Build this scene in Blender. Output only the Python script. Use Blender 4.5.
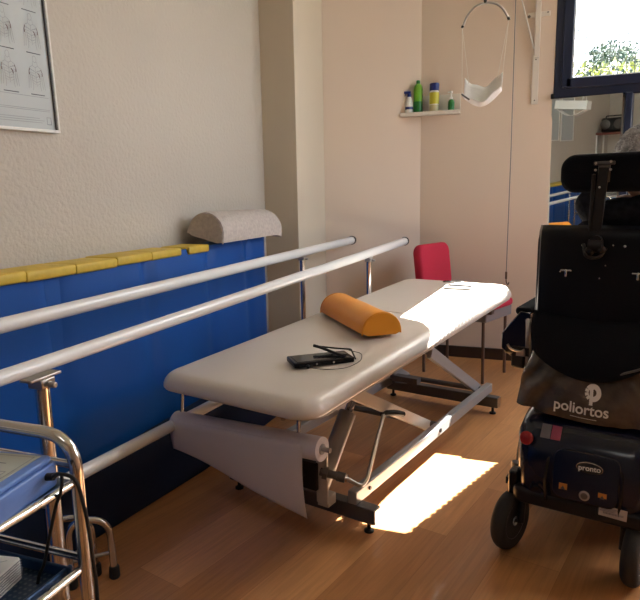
import bpy, bmesh, math, random
from mathutils import Vector, Matrix, noise
random.seed(7)
SC = bpy.context.scene
for o in list(bpy.data.objects):
    bpy.data.objects.remove(o)
COL = SC.collection
PI = math.pi
R = math.radians

# ------------------------------------------------------------------ camera
CAMH = 1.15
def make_camera():
    f, pitch, yaw, roll = 605.0, R(9.75), R(20.8), R(-1.1)
    fw = Vector((-math.sin(yaw)*math.cos(pitch), math.cos(yaw)*math.cos(pitch), -math.sin(pitch)))
    rt = Vector((math.cos(yaw), math.sin(yaw), 0))
    up = rt.cross(fw)
    rt = (rt*math.cos(roll) + up*math.sin(roll)).normalized()
    up = rt.cross(fw).normalized()
    m = Matrix((rt, up, -fw)).transposed().to_4x4()
    m.translation = Vector((0, 0, CAMH))
    cd = bpy.data.cameras.new('camera')
    cd.sensor_fit = 'HORIZONTAL'
    cd.sensor_width = 36.0
    cd.lens = f/640.0*36.0
    cd.clip_start = 0.02
    co = bpy.data.objects.new('camera', cd)
    co.matrix_world = m
    COL.objects.link(co)
    SC.camera = co
make_camera()

# ------------------------------------------------------------------ light
SC.view_settings.view_transform = 'Standard'
SC.view_settings.look = 'None'
SC.view_settings.gamma = 1.0
SC.view_settings.use_curve_mapping = False
SC.view_settings.exposure = 0.18

w = bpy.data.worlds.new('sky'); SC.world = w
w.use_nodes = True
nt = w.node_tree
nt.nodes.clear()
wo = nt.nodes.new('ShaderNodeOutputWorld')
bg = nt.nodes.new('ShaderNodeBackground')
sk = nt.nodes.new('ShaderNodeTexSky')
sk.sky_type = 'NISHITA'
sk.sun_disc = False
sk.sun_elevation = R(50)
sk.sun_rotation = R(33)
sk.air_density = 1.0
sk.dust_density = 4.0
bg.inputs['Strength'].default_value = 0.9
nt.links.new(sk.outputs[0], bg.inputs['Color'])
nt.links.new(bg.outputs[0], wo.inputs['Surface'])

SUNV = Vector((-.45, -.70, -1.0))            # the way the sunlight travels
def make_sun():
    ld = bpy.data.lights.new('sun', 'SUN')
    ld.energy = 75.0
    ld.angle = R(0.12)
    ld.color = (1.0, .95, .88)
    o = bpy.data.objects.new('sun', ld)
    o.rotation_euler = SUNV.to_track_quat('-Z', 'Y').to_euler()
    o.location = (3, 8, 9)
    COL.objects.link(o)
make_sun()
def area(name, loc, aim, sx, sy, e, col):
    ld = bpy.data.lights.new(name, 'AREA')
    ld.shape = 'RECTANGLE'; ld.size = sx; ld.size_y = sy
    ld.energy = e; ld.color = col
    o = bpy.data.objects.new(name, ld)
    o.location = loc
    o.rotation_euler = (Vector(aim)-Vector(loc)).to_track_quat('-Z', 'Z').to_euler()
    COL.objects.link(o)
    return o
# daylight through the side window and the window over the mirror, plus an added fill lamp at the rear
area('window_daylight_side', (2.50, 3.25, 2.05), (-1.5, 2.6, .8), 1.6, 1.6, 38, (.97, .97, 1.0))
area('window_daylight_back', (.72, 4.45, 2.62), (.1, 1.5, .6), 1.1, 1.4, 12, (.93, .97, 1.0))
area('rear_fill_light', (-.2, -1.2, 3.78), (-.2, -1.1, 0), 1.2, .6, 9, (1.0, .97, .93))

# ------------------------------------------------------------------ materials
def mat(name, col, rough=.5, metal=0., bump=0., bscale=80., bdetail=3., var=0., vscale=4., spec=.5, coat=0., stretch=(1, 1, 1)):
    m = bpy.data.materials.new(name)
    m.use_nodes = True
    n = m.node_tree.nodes; l = m.node_tree.links
    b = n['Principled BSDF']
    b.inputs['Base Color'].default_value = (*col, 1)
    b.inputs['Roughness'].default_value = rough
    b.inputs['Metallic'].default_value = metal
    b.inputs['Specular IOR Level'].default_value = spec
    b.inputs['Coat Weight'].default_value = coat
    tc = n.new('ShaderNodeTexCoord')
    mp = n.new('ShaderNodeMapping'); mp.inputs['Scale'].default_value = stretch
    l.new(tc.outputs['Object'], mp.inputs['Vector'])
    if True:
        t = n.new('ShaderNodeTexNoise'); t.inputs['Scale'].default_value = vscale; t.inputs['Detail'].default_value = 4
        l.new(mp.outputs[0], t.inputs['Vector'])
        r = n.new('ShaderNodeMapRange')
        v = var if var else .03
        r.inputs['To Min'].default_value = 1-v; r.inputs['To Max'].default_value = 1+v
        r.inputs['From Min'].default_value = .3; r.inputs['From Max'].default_value = .7
        l.new(t.outputs['Fac'], r.inputs['Value'])
        mx = n.new('ShaderNodeVectorMath'); mx.operation = 'SCALE'
        mx.inputs[0].default_value = col
        l.new(r.outputs[0], mx.inputs['Scale'])
        l.new(mx.outputs[0], b.inputs['Base Color'])
    if bump:
        t = n.new('ShaderNodeTexNoise'); t.inputs['Scale'].default_value = bscale; t.inputs['Detail'].default_value = bdetail
        l.new(mp.outputs[0], t.inputs['Vector'])
        bp = n.new('ShaderNodeBump'); bp.inputs['Strength'].default_value = bump; bp.inputs['Distance'].default_value = .004
        l.new(t.outputs['Fac'], bp.inputs['Height'])
        l.new(bp.outputs[0], b.inputs['Normal'])
    return m

M = {}
M['stucco'] = mat('stucco_paint', (.50, .455, .40), .7, bump=1.0, bscale=62, bdetail=2, var=.03, vscale=1.5)
M['paint'] = mat('smooth_wall_paint', (.66, .55, .455), .7, bump=.06, bscale=120, var=.02, vscale=1.2)
M['pilaster'] = mat('pilaster_paint', (.58, .51, .41), .7, bump=.06, bscale=100, var=.02, vscale=1.2)
M['ceiling'] = mat('ceiling_paint', (.78, .75, .70), .8)
M['baseboard'] = mat('dark_baseboard_wood', (.028, .017, .014), .35, var=.2, vscale=12)
M['navy'] = mat('navy_lacquered_metal', (.008, .014, .040), .35, var=.05)
M['white'] = mat('white_plastic', (.72, .71, .68), .4)
M['whitepaint'] = mat('white_painted_metal', (.66, .62, .56), .4)
M['rail'] = mat('white_rail_enamel', (.68, .69, .70), .33, coat=.3)
M['black'] = mat('black_plastic', (.009, .009, .010), .45, spec=.3)
M['blackgloss'] = mat('black_glossy_plastic', (.006, .007, .010), .25, spec=.3)
M['shell'] = mat('black_moulded_shell', (.004, .005, .008), .33, spec=.16, bump=.1, bscale=90)
M['rubber'] = mat('black_rubber', (.016, .015, .015), .7, bump=.2, bscale=200)
M['blackfab'] = mat('black_fabric', (.005, .006, .009), .9, spec=.15, bump=.5, bscale=260)
M['chrome'] = mat('chrome', (.62, .60, .58), .16, 1.0)
M['steel'] = mat('brushed_steel', (.42, .40, .38), .32, 1.0, var=.08, vscale=30)
M['greymetal'] = mat('grey_enamel_steel', (.30, .30, .31), .35, .35)
M['darkmetal'] = mat('dark_grey_steel', (.10, .095, .095), .42, .5)
M['beigemetal'] = mat('beige_enamel_steel', (.46, .42, .38), .35, .1)
M['vinyl'] = mat('cream_vinyl', (.63, .57, .52), .36, bump=.12, bscale=300, var=.02, coat=.1)
M['blue'] = mat('blue_vinyl', (.0015, .070, .33), .5, spec=.3, bump=.15, bscale=18, var=.07, vscale=3)
M['navyvinyl'] = mat('dark_blue_vinyl', (.006, .03, .12), .45, bump=.15, bscale=18, var=.07)
M['foamnavy'] = mat('dark_navy_vinyl', (.005, .014, .042), .6, spec=.2, bump=.15, bscale=18)
M['yellow'] = mat('yellow_vinyl', (.62, .43, .05), .5, bump=.5, bscale=26, var=.1, vscale=20)
M['towel'] = mat('grey_towelling', (.47, .415, .385), .95, bump=1.0, bscale=70, bdetail=6, var=.12, vscale=60)
M['orange'] = mat('orange_vinyl', (.80, .30, .02), .42, bump=.15, bscale=60, var=.05)
M['red'] = mat('red_upholstery', (.50, .012, .045), .8, bump=.5, bscale=220, var=.08)
M['seatgrey'] = mat('grey_seat_underside', (.20, .17, .17), .6)
M['brownwood'] = mat('dark_brown_wood', (.06, .03, .018), .4, var=.2, vscale=20)
M['legbrown'] = mat('brown_painted_steel', (.14, .09, .07), .35, .4)
M['paper'] = mat('white_tissue_paper', (.60, .57, .60), .8, bump=.25, bscale=60, var=.02)
M['print'] = mat('poster_paper', (.42, .45, .46), .45, var=.02)
M['ink'] = mat('grey_ink', (.13, .13, .15), .6)
M['inklight'] = mat('light_grey_ink', (.31, .325, .34), .6)
M['inkred'] = mat('muscle_red_ink', (.16, .07, .07), .6)
M['boxblue'] = mat('pale_blue_plastic', (.10, .20, .52), .4)
M['boxtop'] = mat('grey_cream_card', (.40, .42, .38), .5, var=.04)
M['trayblue'] = mat('blue_enamelled_steel', (.012, .05, .14), .35, .3)
M['cloth'] = mat('white_sling_cloth', (.76, .75, .74), .8, bump=.5, bscale=60)
M['cord'] = mat('white_cord', (.62, .58, .52), .8)
M['greycord'] = mat('grey_cord', (.15, .16, .17), .7)
M['green'] = mat('light_green_plastic', (.14, .42, .02), .35)
M['dkgreen'] = mat('dark_green_plastic', (.01, .16, .03), .3)
M['bluecap'] = mat('dark_blue_cap', (.006, .02, .16), .35)
M['yellowcan'] = mat('yellow_label', (.50, .46, .03), .4)
M['bagvinyl'] = mat('black_shiny_bag', (.070, .050, .038), .26, bump=1.0, bscale=26, var=.5, vscale=16)
M['bluebody'] = mat('dark_blue_gloss_shroud', (.004, .007, .022), .2, spec=.3, coat=.15)
M['redlens'] = mat('red_reflector', (.32, .012, .012), .2)
M['sticker_o'] = mat('orange_sticker', (.55, .22, .03), .5)
M['sticker_w'] = mat('white_sticker', (.45, .40, .38), .5)
M['sticker_p'] = mat('pink_sticker', (.28, .03, .08), .5)
M['sticker_g'] = mat('grey_sticker', (.12, .12, .14), .5)
M['hair'] = mat('grey_hair', (.45, .45, .48), .7, bump=1.0, bscale=120, var=.5, vscale=60)
M['skin'] = mat('skin', (.50, .29, .21), .55, bump=.1, bscale=150)
M['jacket'] = mat('charcoal_fleece', (.016, .017, .022), .95, spec=.1, bump=1.0, bscale=90, var=.4, vscale=50)
M['trousers'] = mat('dark_trousers', (.02, .022, .035), .85, bump=.3, bscale=200)
M['redwood'] = mat('red_brown_board', (.17, .05, .035), .45, var=.15, vscale=15)
M['foliage'] = mat('pale_foliage', (.07, .11, .08), .8, var=.4, vscale=6)
M['foliage2'] = mat('yellow_green_hedge', (.34, .36, .12), .8, var=.3, vscale=8)
M['fence'] = mat('galvanised_wire', (.09, .095, .10), .6, .0)
M['bark'] = mat('bark', (.08, .055, .04), .9)
M['soil'] = mat('grass_ground', (.16, .20, .08), .9, var=.3)
M['timber'] = mat('grey_timber', (.12, .10, .085), .8, var=.2, vscale=10)
M['shutter'] = mat('dim_panel', (.30, .31, .33), .5)
M['eye'] = mat('eye_white', (.7, .68, .65), .2)

def mirror_mat():
    m = bpy.data.materials.new('mirror_silver'); m.use_nodes = True
    b = m.node_tree.nodes['Principled BSDF']
    b.inputs['Base Color'].default_value = (.80, .86, .86, 1)
    b.inputs['Metallic'].default_value = 1; b.inputs['Roughness'].default_value = .012
    return m
M['mirror'] = mirror_mat()
def glass_mat():
    m = bpy.data.materials.new('window_glass'); m.use_nodes = True
    n = m.node_tree.nodes; l = m.node_tree.links; n.clear()
    o = n.new('ShaderNodeOutputMaterial'); mx = n.new('ShaderNodeMixShader')
    t = n.new('ShaderNodeBsdfTransparent'); g = n.new('ShaderNodeBsdfGlossy'); g.inputs['Roughness'].default_value = .02
    t.inputs['Color'].default_value = (.97, .985, .98, 1)
    mx.inputs[0].default_value = .05
    l.new(t.outputs[0], mx.inputs[1]); l.new(g.outputs[0], mx.inputs[2]); l.new(mx.outputs[0], o.inputs[0])
    return m
M['glass'] = glass_mat()
def floor_mat():
    m = bpy.data.materials.new('oak_laminate_floor'); m.use_nodes = True
    n = m.node_tree.nodes; l = m.node_tree.links
    b = n['Principled BSDF']
    tc = n.new('ShaderNodeTexCoord')
    mp = n.new('ShaderNodeMapping'); mp.vector_type='TEXTURE'; mp.inputs['Rotation'].default_value = (0, 0, R(90-14))
    l.new(tc.outputs['Object'], mp.inputs['Vector'])
    br = n.new('ShaderNodeTexBrick')
    br.offset = .37
    br.inputs['Color1'].default_value = (.36, .155, .055, 1)
    br.inputs['Color2'].default_value = (.55, .27, .108, 1)
    br.inputs['Mortar'].default_value = (.27, .11, .038, 1)
    br.inputs['Scale'].default_value = 1.0
    br.inputs['Mortar Size'].default_value = .0007
    br.inputs['Brick Width'].default_value = 1.1
    br.inputs['Row Height'].default_value = .185
    l.new(mp.outputs[0], br.inputs['Vector'])
    m2 = n.new('ShaderNodeMapping'); m2.inputs['Scale'].default_value = (2.2, 38, 1)
    l.new(mp.outputs[0], m2.inputs['Vector'])
    t = n.new('ShaderNodeTexNoise'); t.inputs['Scale'].default_value = 1.6; t.inputs['Detail'].default_value = 6; t.inputs['Distortion'].default_value = 1.2
    l.new(m2.outputs[0], t.inputs['Vector'])
    r = n.new('ShaderNodeMapRange'); r.inputs['From Min'].default_value = .3; r.inputs['From Max'].default_value = .7
    r.inputs['To Min'].default_value = .84; r.inputs['To Max'].default_value = 1.12
    l.new(t.outputs['Fac'], r.inputs['Value'])
    sc = n.new('ShaderNodeVectorMath'); sc.operation = 'SCALE'
    l.new(br.outputs['Color'], sc.inputs[0]); l.new(r.outputs[0], sc.inputs['Scale'])
    l.new(sc.outputs[0], b.inputs['Base Color'])
    b.inputs['Roughness'].default_value = .36
    b.inputs['Coat Weight'].default_value = .15
    bp = n.new('ShaderNodeBump'); bp.inputs['Strength'].default_value = .08; bp.inputs['Distance'].default_value = .002
    l.new(t.outputs['Fac'], bp.inputs['Height']); l.new(bp.outputs[0], b.inputs['Normal'])
    return m
M['floor'] = floor_mat()
def perf_mat():                      # blue sheet steel punched with rows of holes
    m = bpy.data.materials.new('perforated_blue_steel'); m.use_nodes = True
    n = m.node_tree.nodes; l = m.node_tree.links
    b = n['Principled BSDF']; b.inputs['Roughness'].default_value = .35; b.inputs['Metallic'].default_value = .3
    tc = n.new('ShaderNodeTexCoord'); v = n.new('ShaderNodeTexVoronoi'); v.inputs['Scale'].default_value = 110; v.inputs['Randomness'].default_value = 0
    l.new(tc.outputs['Object'], v.inputs['Vector'])
    r = n.new('ShaderNodeValToRGB'); r.color_ramp.elements[0].position = .28; r.color_ramp.elements[1].position = .34
    r.color_ramp.elements[0].color = (.10, .13, .17, 1); r.color_ramp.elements[1].color = (.010, .035, .09, 1)
    l.new(v.outputs['Distance'], r.inputs[0]); l.new(r.outputs[0], b.inputs['Base Color'])
    return m
M['perf'] = perf_mat()

# ------------------------------------------------------------------ mesh helpers
def fillet(pts, r, n=6):
    pts = [Vector(p) for p in pts]
    out = [pts[0]]
    for i in range(1, len(pts)-1):
        a, b, c = pts[i-1], pts[i], pts[i+1]
        u = (a-b); v = (c-b)
        rr = min(r, u.length*.49, v.length*.49)
        p0 = b+u.normalized()*rr; p2 = b+v.normalized()*rr
        for k in range(n+1):
            t = k/n
            out.append(p0*(1-t)**2 + b*2*t*(1-t) + p2*t*t)
    out.append(pts[-1])
    return out
def smooth_path(pts, n=8):
    pts = [Vector(p) for p in pts]
    P = [pts[0]*2-pts[1]] + pts + [pts[-1]*2-pts[-2]]
    out = []
    for i in range(1, len(P)-2):
        for k in range(n):
            t = k/n
            a, b, c, d = P[i-1], P[i], P[i+1], P[i+2]
            out.append(.5*((2*b)+(c-a)*t+(2*a-5*b+4*c-d)*t*t+(3*b-a-3*c+d)*t**3))
    out.append(pts[-1])
    return out
def rrect(w, h, r, n=6):
    pts = []
    r = min(r, w/2-1e-4, h/2-1e-4)
    for cx, cy, a0 in ((w/2-r, h/2-r, 0), (-w/2+r, h/2-r, 90), (-w/2+r, -h/2+r, 180), (w/2-r, -h/2+r, 270)):
        for k in range(n+1):
            a = R(a0+90*k/n)
            pts.append((cx+r*math.cos(a), cy+r*math.sin(a)))
    return pts

class MB:
    def __init__(s):
        s.b = bmesh.new()
    def box(s, c, d, rot=None):
        r = bmesh.ops.create_cube(s.b, size=1)
        m = Matrix.Translation(c) @ (rot.to_4x4() if rot else Matrix()) @ Matrix.Diagonal((*d, 1))
        bmesh.ops.transform(s.b, matrix=m, verts=r['verts'])
        return s
    def bar(s, p0, p1, w, h, up=(0, 0, 1)):
        p0, p1 = Vector(p0), Vector(p1)
        y = (p1-p0).normalized(); x = y.cross(Vector(up)).normalized(); z = x.cross(y)
        return s.box((p0+p1)/2, (w, (p1-p0).length, h), Matrix((x, y, z)).transposed())
    def tube(s, pts, r, n=12, cap=True, closed=False):
        pts = [Vector(p) for p in pts]
        N = len(pts); rings = []; ref = None
        for i, p in enumerate(pts):
            if closed: t = (pts[(i+1) % N]-pts[i-1]).normalized()
            else: t = (pts[min(i+1, N-1)]-pts[max(i-1, 0)]).normalized()
            if ref is None:
                ref = t.orthogonal().normalized()
            ref = (ref - t*ref.dot(t)).normalized()
            bi = t.cross(ref)
            rr = r[i] if isinstance(r, (list, tuple)) else r
            rings.append([s.b.verts.new(p+(ref*math.cos(2*PI*k/n)+bi*math.sin(2*PI*k/n))*rr) for k in range(n)])
        for i in range(N if closed else N-1):
            A, B = rings[i], rings[(i+1) % N]
            for k in range(n):
                s.b.faces.new((A[k], A[(k+1) % n], B[(k+1) % n], B[k]))
        if cap and not closed:
            s.b.faces.new(rings[0][::-1]); s.b.faces.new(rings[-1])
        return s
    def cyl(s, p0, p1, r, n=20, r2=None):
        return s.tube([p0, p1], [r, r if r2 is None else r2], n)
    def lathe(s, prof, o=(0, 0, 0), axis='Z', n=24):
        rings = []
        o = Vector(o)
        for r, h in prof:
            ring = []
            for k in range(n):
                a = 2*PI*k/n
                x, y = r*math.cos(a), r*math.sin(a)
                v = {'Z': (x, y, h), 'X': (h, x, y), 'Y': (y, h, x)}[axis]
                ring.append(s.b.verts.new(o+Vector(v)))
            rings.append(ring)
        for i in range(len(rings)-1):
            A, B = rings[i], rings[i+1]
            for k in range(n):
                s.b.faces.new((A[k], A[(k+1) % n], B[(k+1) % n], B[k]))
        s.b.faces.new(rings[0][::-1]); s.b.faces.new(rings[-1])
        return s
    def slab(s, w, l, t, cr, er, m=None, crown=0.0, n=6, en=4, tw=0):
        """rounded slab: plan w x l, thickness t (z 0..t), corner radius cr, edge radius er"""
        m = m or Matrix()
        er = min(er, t/2-1e-4)
        prof = []
        for k in range(en+1):
            a = R(-90+90*k/en); prof.append((er*(1-math.cos(a)), er+er*math.sin(a)))
        for k in range(en+1):
            a = R(90*k/en); prof.append((er*(1-math.cos(a)), t-er+er*math.sin(a)))
        rings = []
        full = [(w, 0.)]
        def ring(inset, z):
            pts = rrect(w-2*inset, l-2*inset, max(cr-inset, .002), n)
            return [s.b.verts.new(m @ Vector((x, y, z))) for x, y in pts]
        rings.append(ring(er+min(w, l)*.2, 0))
        for ins, z in prof: rings.append(ring(ins, z))
        rings.append(ring(er+min(w, l)*.10, t+crown*.5))
        rings.append(ring(er+min(w, l)*.25, t+crown))
        N = len(rings[0])
        for i in range(len(rings)-1):
            A, B = rings[i], rings[i+1]
            for k in range(N):
                s.b.faces.new((A[k], A[(k+1) % N], B[(k+1) % N], B[k]))
        s.b.faces.new(rings[0][::-1]); s.b.faces.new(rings[-1])
        return s
    def prism(s, pts, d):
        """pts: list of 3d points (planar polygon), d: extrusion vector"""
        d = Vector(d)
        A = [s.b.verts.new(Vector(p)) for p in pts]; B = [s.b.verts.new(Vector(p)+d) for p in pts]
        N = len(pts)
        s.b.faces.new(A[::-1]); s.b.faces.new(B)
        for k in range(N): s.b.faces.new((A[k], A[(k+1) % N], B[(k+1) % N], B[k]))
        return s
    def sphere(s, c, r, sc=(1, 1, 1), u=16, v=10):
        q = bmesh.ops.create_uvsphere(s.b, u_segments=u, v_segments=v, radius=r)
        bmesh.ops.transform(s.b, matrix=Matrix.Translation(c) @ Matrix.Diagonal((*sc, 1)), verts=q['verts'])
        return s
    def grid(s, fn, nu, nv, thick=None):
        V = [[s.b.verts.new(Vector(fn(i/nu, j/nv))) for j in range(nv+1)] for i in range(nu+1)]
        for i in range(nu):
            for j in range(nv):
                s.b.faces.new((V[i][j], V[i+1][j], V[i+1][j+1], V[i][j+1]))
        return s
    def ribbon(s, pts, wd, nrm):
        nrm = Vector(nrm); pts = [Vector(p) for p in pts]; N = len(pts); L = []
        for i, p in enumerate(pts):
            t = (pts[min(i+1, N-1)]-pts[max(i-1, 0)])
            if t.length < 1e-9: t = Vector((0, 0, 1))
            q = t.normalized().cross(nrm)*wd/2
            L.append((s.b.verts.new(p+q), s.b.verts.new(p-q)))
        for i in range(N-1):
            s.b.faces.new((L[i][0], L[i+1][0], L[i+1][1], L[i][1]))
        return s
    def done(s, name, m, parent=None, smooth=True, bevel=0, seg=2, solid=0, sub=0, label=None, angle=40):
        me = bpy.data.meshes.new(name)
        bmesh.ops.recalc_face_normals(s.b, faces=s.b.faces)
        s.b.to_mesh(me); s.b.free()
        o = bpy.data.objects.new(name, me)
        COL.objects.link(o)
        me.materials.append(m)
        if smooth:
            for p in me.polygons: p.use_smooth = True
            try: me.set_sharp_from_angle(angle=R(angle))
            except Exception: pass
        if parent: o.parent = parent
        if solid:
            q = o.modifiers.new('solid', 'SOLIDIFY'); q.thickness = solid; q.offset = 0
        if bevel:
            q = o.modifiers.new('bevel', 'BEVEL'); q.width = bevel; q.segments = seg; q.limit_method = 'ANGLE'; q.angle_limit = R(35)
            q.harden_normals = False
        if sub:
            q = o.modifiers.new('sub', 'SUBSURF'); q.levels = sub; q.render_levels = sub
        if label: o['label'] = label
        return o

def thing(name, label, cat, loc=(0, 0, 0), rz=0., group=None):
    o = bpy.data.objects.new(name, None); COL.objects.link(o)
    o.location = loc; o.rotation_euler = (0, 0, rz); o.empty_display_size = .1
    return tag(o, label, cat, group)
def tag(o, label, cat, group=None):
    o['label'] = label; o['category'] = cat
    if group: o['group'] = group
    return o
def struct(o, label=None):
    o['kind'] = 'structure'
    if label: o['label'] = label
    return o
def text(body, size, m, parent, M4, name='lettering', ext=.0004, label=None, bold=0.0, sx=1.0):
    cu = bpy.data.curves.new('t', 'FONT'); cu.body = body; cu.size = size; cu.extrude = ext; cu.offset = bold
    cu.align_x = 'CENTER'; cu.align_y = 'CENTER'
    t = bpy.data.objects.new('t', cu)
    COL.objects.link(t)
    dg = bpy.context.evaluated_depsgraph_get()
    me = bpy.data.meshes.new_from_object(t.evaluated_get(dg))
    bpy.data.objects.remove(t)
    me.transform(M4 @ Matrix.Diagonal((sx, 1, 1, 1)))
    me.materials.clear(); me.materials.append(m)
    o = bpy.data.objects.new(name, me); COL.objects.link(o)
    if parent: o.parent = parent
    if label: o['label'] = label
    return o

# ================================================================== THE ROOM
XL, YB, YR, XR, ZC = -1.65, 4.27, -2.75, 2.2, 3.9
fl = MB().box(((XL+XR)/2-.2, (YB+YR)/2, -.05), (XR-XL+.9, YB-YR+.7, .1)).done('floor', M['floor'], smooth=False); struct(fl)
struct(MB().box(((XL+XR)/2-.2, (YB+YR)/2, ZC+.05), (XR-XL+.9, YB-YR+.7, .1)).done('ceiling', M['ceiling'], smooth=False))
struct(MB().box((XL-.1, (YR+3.42)/2, ZC/2), (.2, 3.42-YR, ZC)).done('wall_left', M['stucco'], smooth=False))
struct(MB().box((XL-.1+.11, 3.66, ZC/2), (.42, .48, ZC)).done('wall_pilaster', M['pilaster'], bevel=.004))
# slanting wall between pilaster and corner
struct(MB().prism([(-1.43, 3.9, 0), (-.857, 4.27, 0), (-.83, 4.45, 0), (-1.85, 4.35, 0), (-1.85, 3.9, 0)], (0, 0, ZC)).done('wall_corner', M['paint'], smooth=False))
# back wall with window opening and mirror recess
WX0, WX1 = -.013, 1.42
ZS, ZT = 1.731, 3.84          # window frame bottom / top; unseen top and ceiling raised to let the sun in
ZM = .20                      # foot of the mirror recess
T = .25
b = MB()
b.box(((-.95+WX0)/2, YB+T/2, ZC/2), (WX0+.95, T, ZC))
b.box(((WX1+XR+.3)/2, YB+T/2, ZC/2), (XR+.3-WX1, T, ZC))
b.box(((WX0+WX1)/2, YB+T/2, (ZT+ZC)/2), (WX1-WX0, T, ZC-ZT))
b.box(((WX0+WX1)/2, YB+T/2, ZM/2), (WX1-WX0, T, ZM))
b.box(((WX0+WX1)/2, YB+T-.03, (ZM+ZS)/2), (WX1-WX0, .06, ZS-ZM))
b.box(((WX0+WX1)/2, YB+.16, ZS+.005), (WX1-WX0, .18, .03))
struct(b.done('wall_back', M['paint'], smooth=False))
struct(MB().box(((XL+XR)/2, YR-.1, ZC/2), (XR-XL+.4, .2, ZC)).done('wall_rear', M['stucco'], smooth=False))
# right wall with a wide window opening
b = MB(); y0, y1, z0, z1 = 2.35, 4.1, 1.15, 2.85
b.box((XR+.1, (YR+y0)/2, ZC/2), (.2, y0-YR, ZC)).box((XR+.1, (y1+YB)/2, ZC/2), (.2, YB-y1, ZC))
b.box((XR+.1, (y0+y1)/2, z0/2), (.2, y1-y0, z0)).box((XR+.1, (y0+y1)/2, (z1+ZC)/2), (.2, y1-y0, ZC-z1))
struct(b.done('wall_right', M['paint'], smooth=False))
b = MB()
for (cy, cz, sy, sz) in ((y0+.03, 2, .06, 1.7), (y1-.03, 2, .06, 1.7), (3.225, 2, .06, 1.7), (3.225, z0+.03, 1.75, .06), (3.225, z1-.03, 1.75, .06)):
    b.box((XR+.06, cy, cz), (.06, sy, sz))
f2 = struct(b.done('window_2', M['navy'], bevel=.003))
MB().box((XR+.08, 3.225, 2), (.006, 1.67, 1.6)).done('pane', M['glass'], f2, smooth=False)
# baseboards
struct(MB().box(((-.857+WX0+1.0)/2+.3, YB-.008, .04), (2.65, .016, .08)).done('baseboard_back', M['baseboard'], bevel=.003))
struct(MB().bar((-1.45, 3.875, .04), (-.87, 4.25, .04), .022, .08).done('baseboard_corner', M['baseboard'], bevel=.003))
struct(MB().box((-1.43+.006, 3.66, .04), (.014, .49, .08)).done('baseboard_pilaster', M['baseboard'], bevel=.003))

# ---- window 1
fr = struct(bpy.data.objects.new('window_1', None)); COL.objects.link(fr)
yf = YB+.005
b = MB()
b.box((WX0+.0525, yf+.035, (ZS+ZT)/2), (.105, .09, ZT-ZS))
b.box((WX1-.0465, yf+.035, (ZS+ZT)/2), (.093, .09, ZT-ZS))
b.box(((WX0+WX1)/2, yf+.035, ZS+.058), (WX1-WX0-.186, .09, .116))
b.box(((WX0+WX1)/2, yf+.035, ZT-.045), (WX1-WX0-.186, .09, .09))
b.done('frame', M['navy'], fr, bevel=.006)
# casement step that stands proud of the frame
b = MB()
zi = ZS+.116
b.box((WX0+.073, yf-.008, (ZS+.06+ZT)/2), (.06, .03, ZT-ZS-.06))
b.box(((WX0+WX1)/2+.03, yf-.008, zi-.032), (WX1-WX0-.08, .03, .062))
b.done('casement', M['navy'], fr, bevel=.005)
MB().box((WX0-.004, yf-.012, ZS+.012), (.022, .03, .03)).done('hinge_cap', M['blackgloss'], fr, bevel=.004)
MB().box(((WX0+WX1)/2, yf+.045, (ZS+ZT)/2+.02), (WX1-WX0-.17, .006, ZT-ZS-.19)).done('pane', M['glass'], fr, smooth=False)
b = MB()                                   # pale glazing bead round the glass
b.box((WX0+.1085, yf+.01, (zi+ZT)/2-.04), (.006, .02, ZT-zi-.09)).box(((WX0+WX1)/2, yf+.01, zi+.003), (WX1-WX0-.19, .02, .006))
b.done('glazing_bead', M['white'], fr, smooth=False)
# mullions and jambs of the lower light that hold the mirror panes
b = MB()
b.box((.415, YB-.040, (ZM+ZS)/2), (.040, .05, ZS-ZM))
b.box((.90, YB-.050, (ZM+ZS)/2), (.040, .05, ZS-ZM))
b.done('mullion', M['navy'], fr, bevel=.004)

# ---- mirror panes, turned to the left and leaning a little forward
def mirror(xl, wd, label):
    t = thing('wall_mirror', label, 'mirror', (xl, YB+.045, .205), 0, 'tall mirrors under the window')
    t.rotation_euler = (Matrix.Rotation(R(-10), 3, 'Z') @ Matrix.Rotation(R(2.0), 3, 'X')).to_euler()
    # local: x along width, y depth (mirror faces -y)
    MB().box((wd/2, .006, .762), (wd, .004, 1.522)).done('mirror_glass', M['mirror'], t, smooth=False)
    MB().box((wd/2, .016, .755), (wd-.01, .014, 1.49)).done('backing_board', M['brownwood'], t, smooth=False)
    return t
mirror(-.011, .405, 'tall clear mirror left of the dark post, under the window, reflecting blue mat')
mirror(.45, .44, 'tall clear mirror right of the dark post, under the window, behind the seated person')

# ---- outdoors
struct(MB().box((1.5, 9.6, .80), (16, 10, 1.6)).done('ground_outside', M['soil'], smooth=False))
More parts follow.
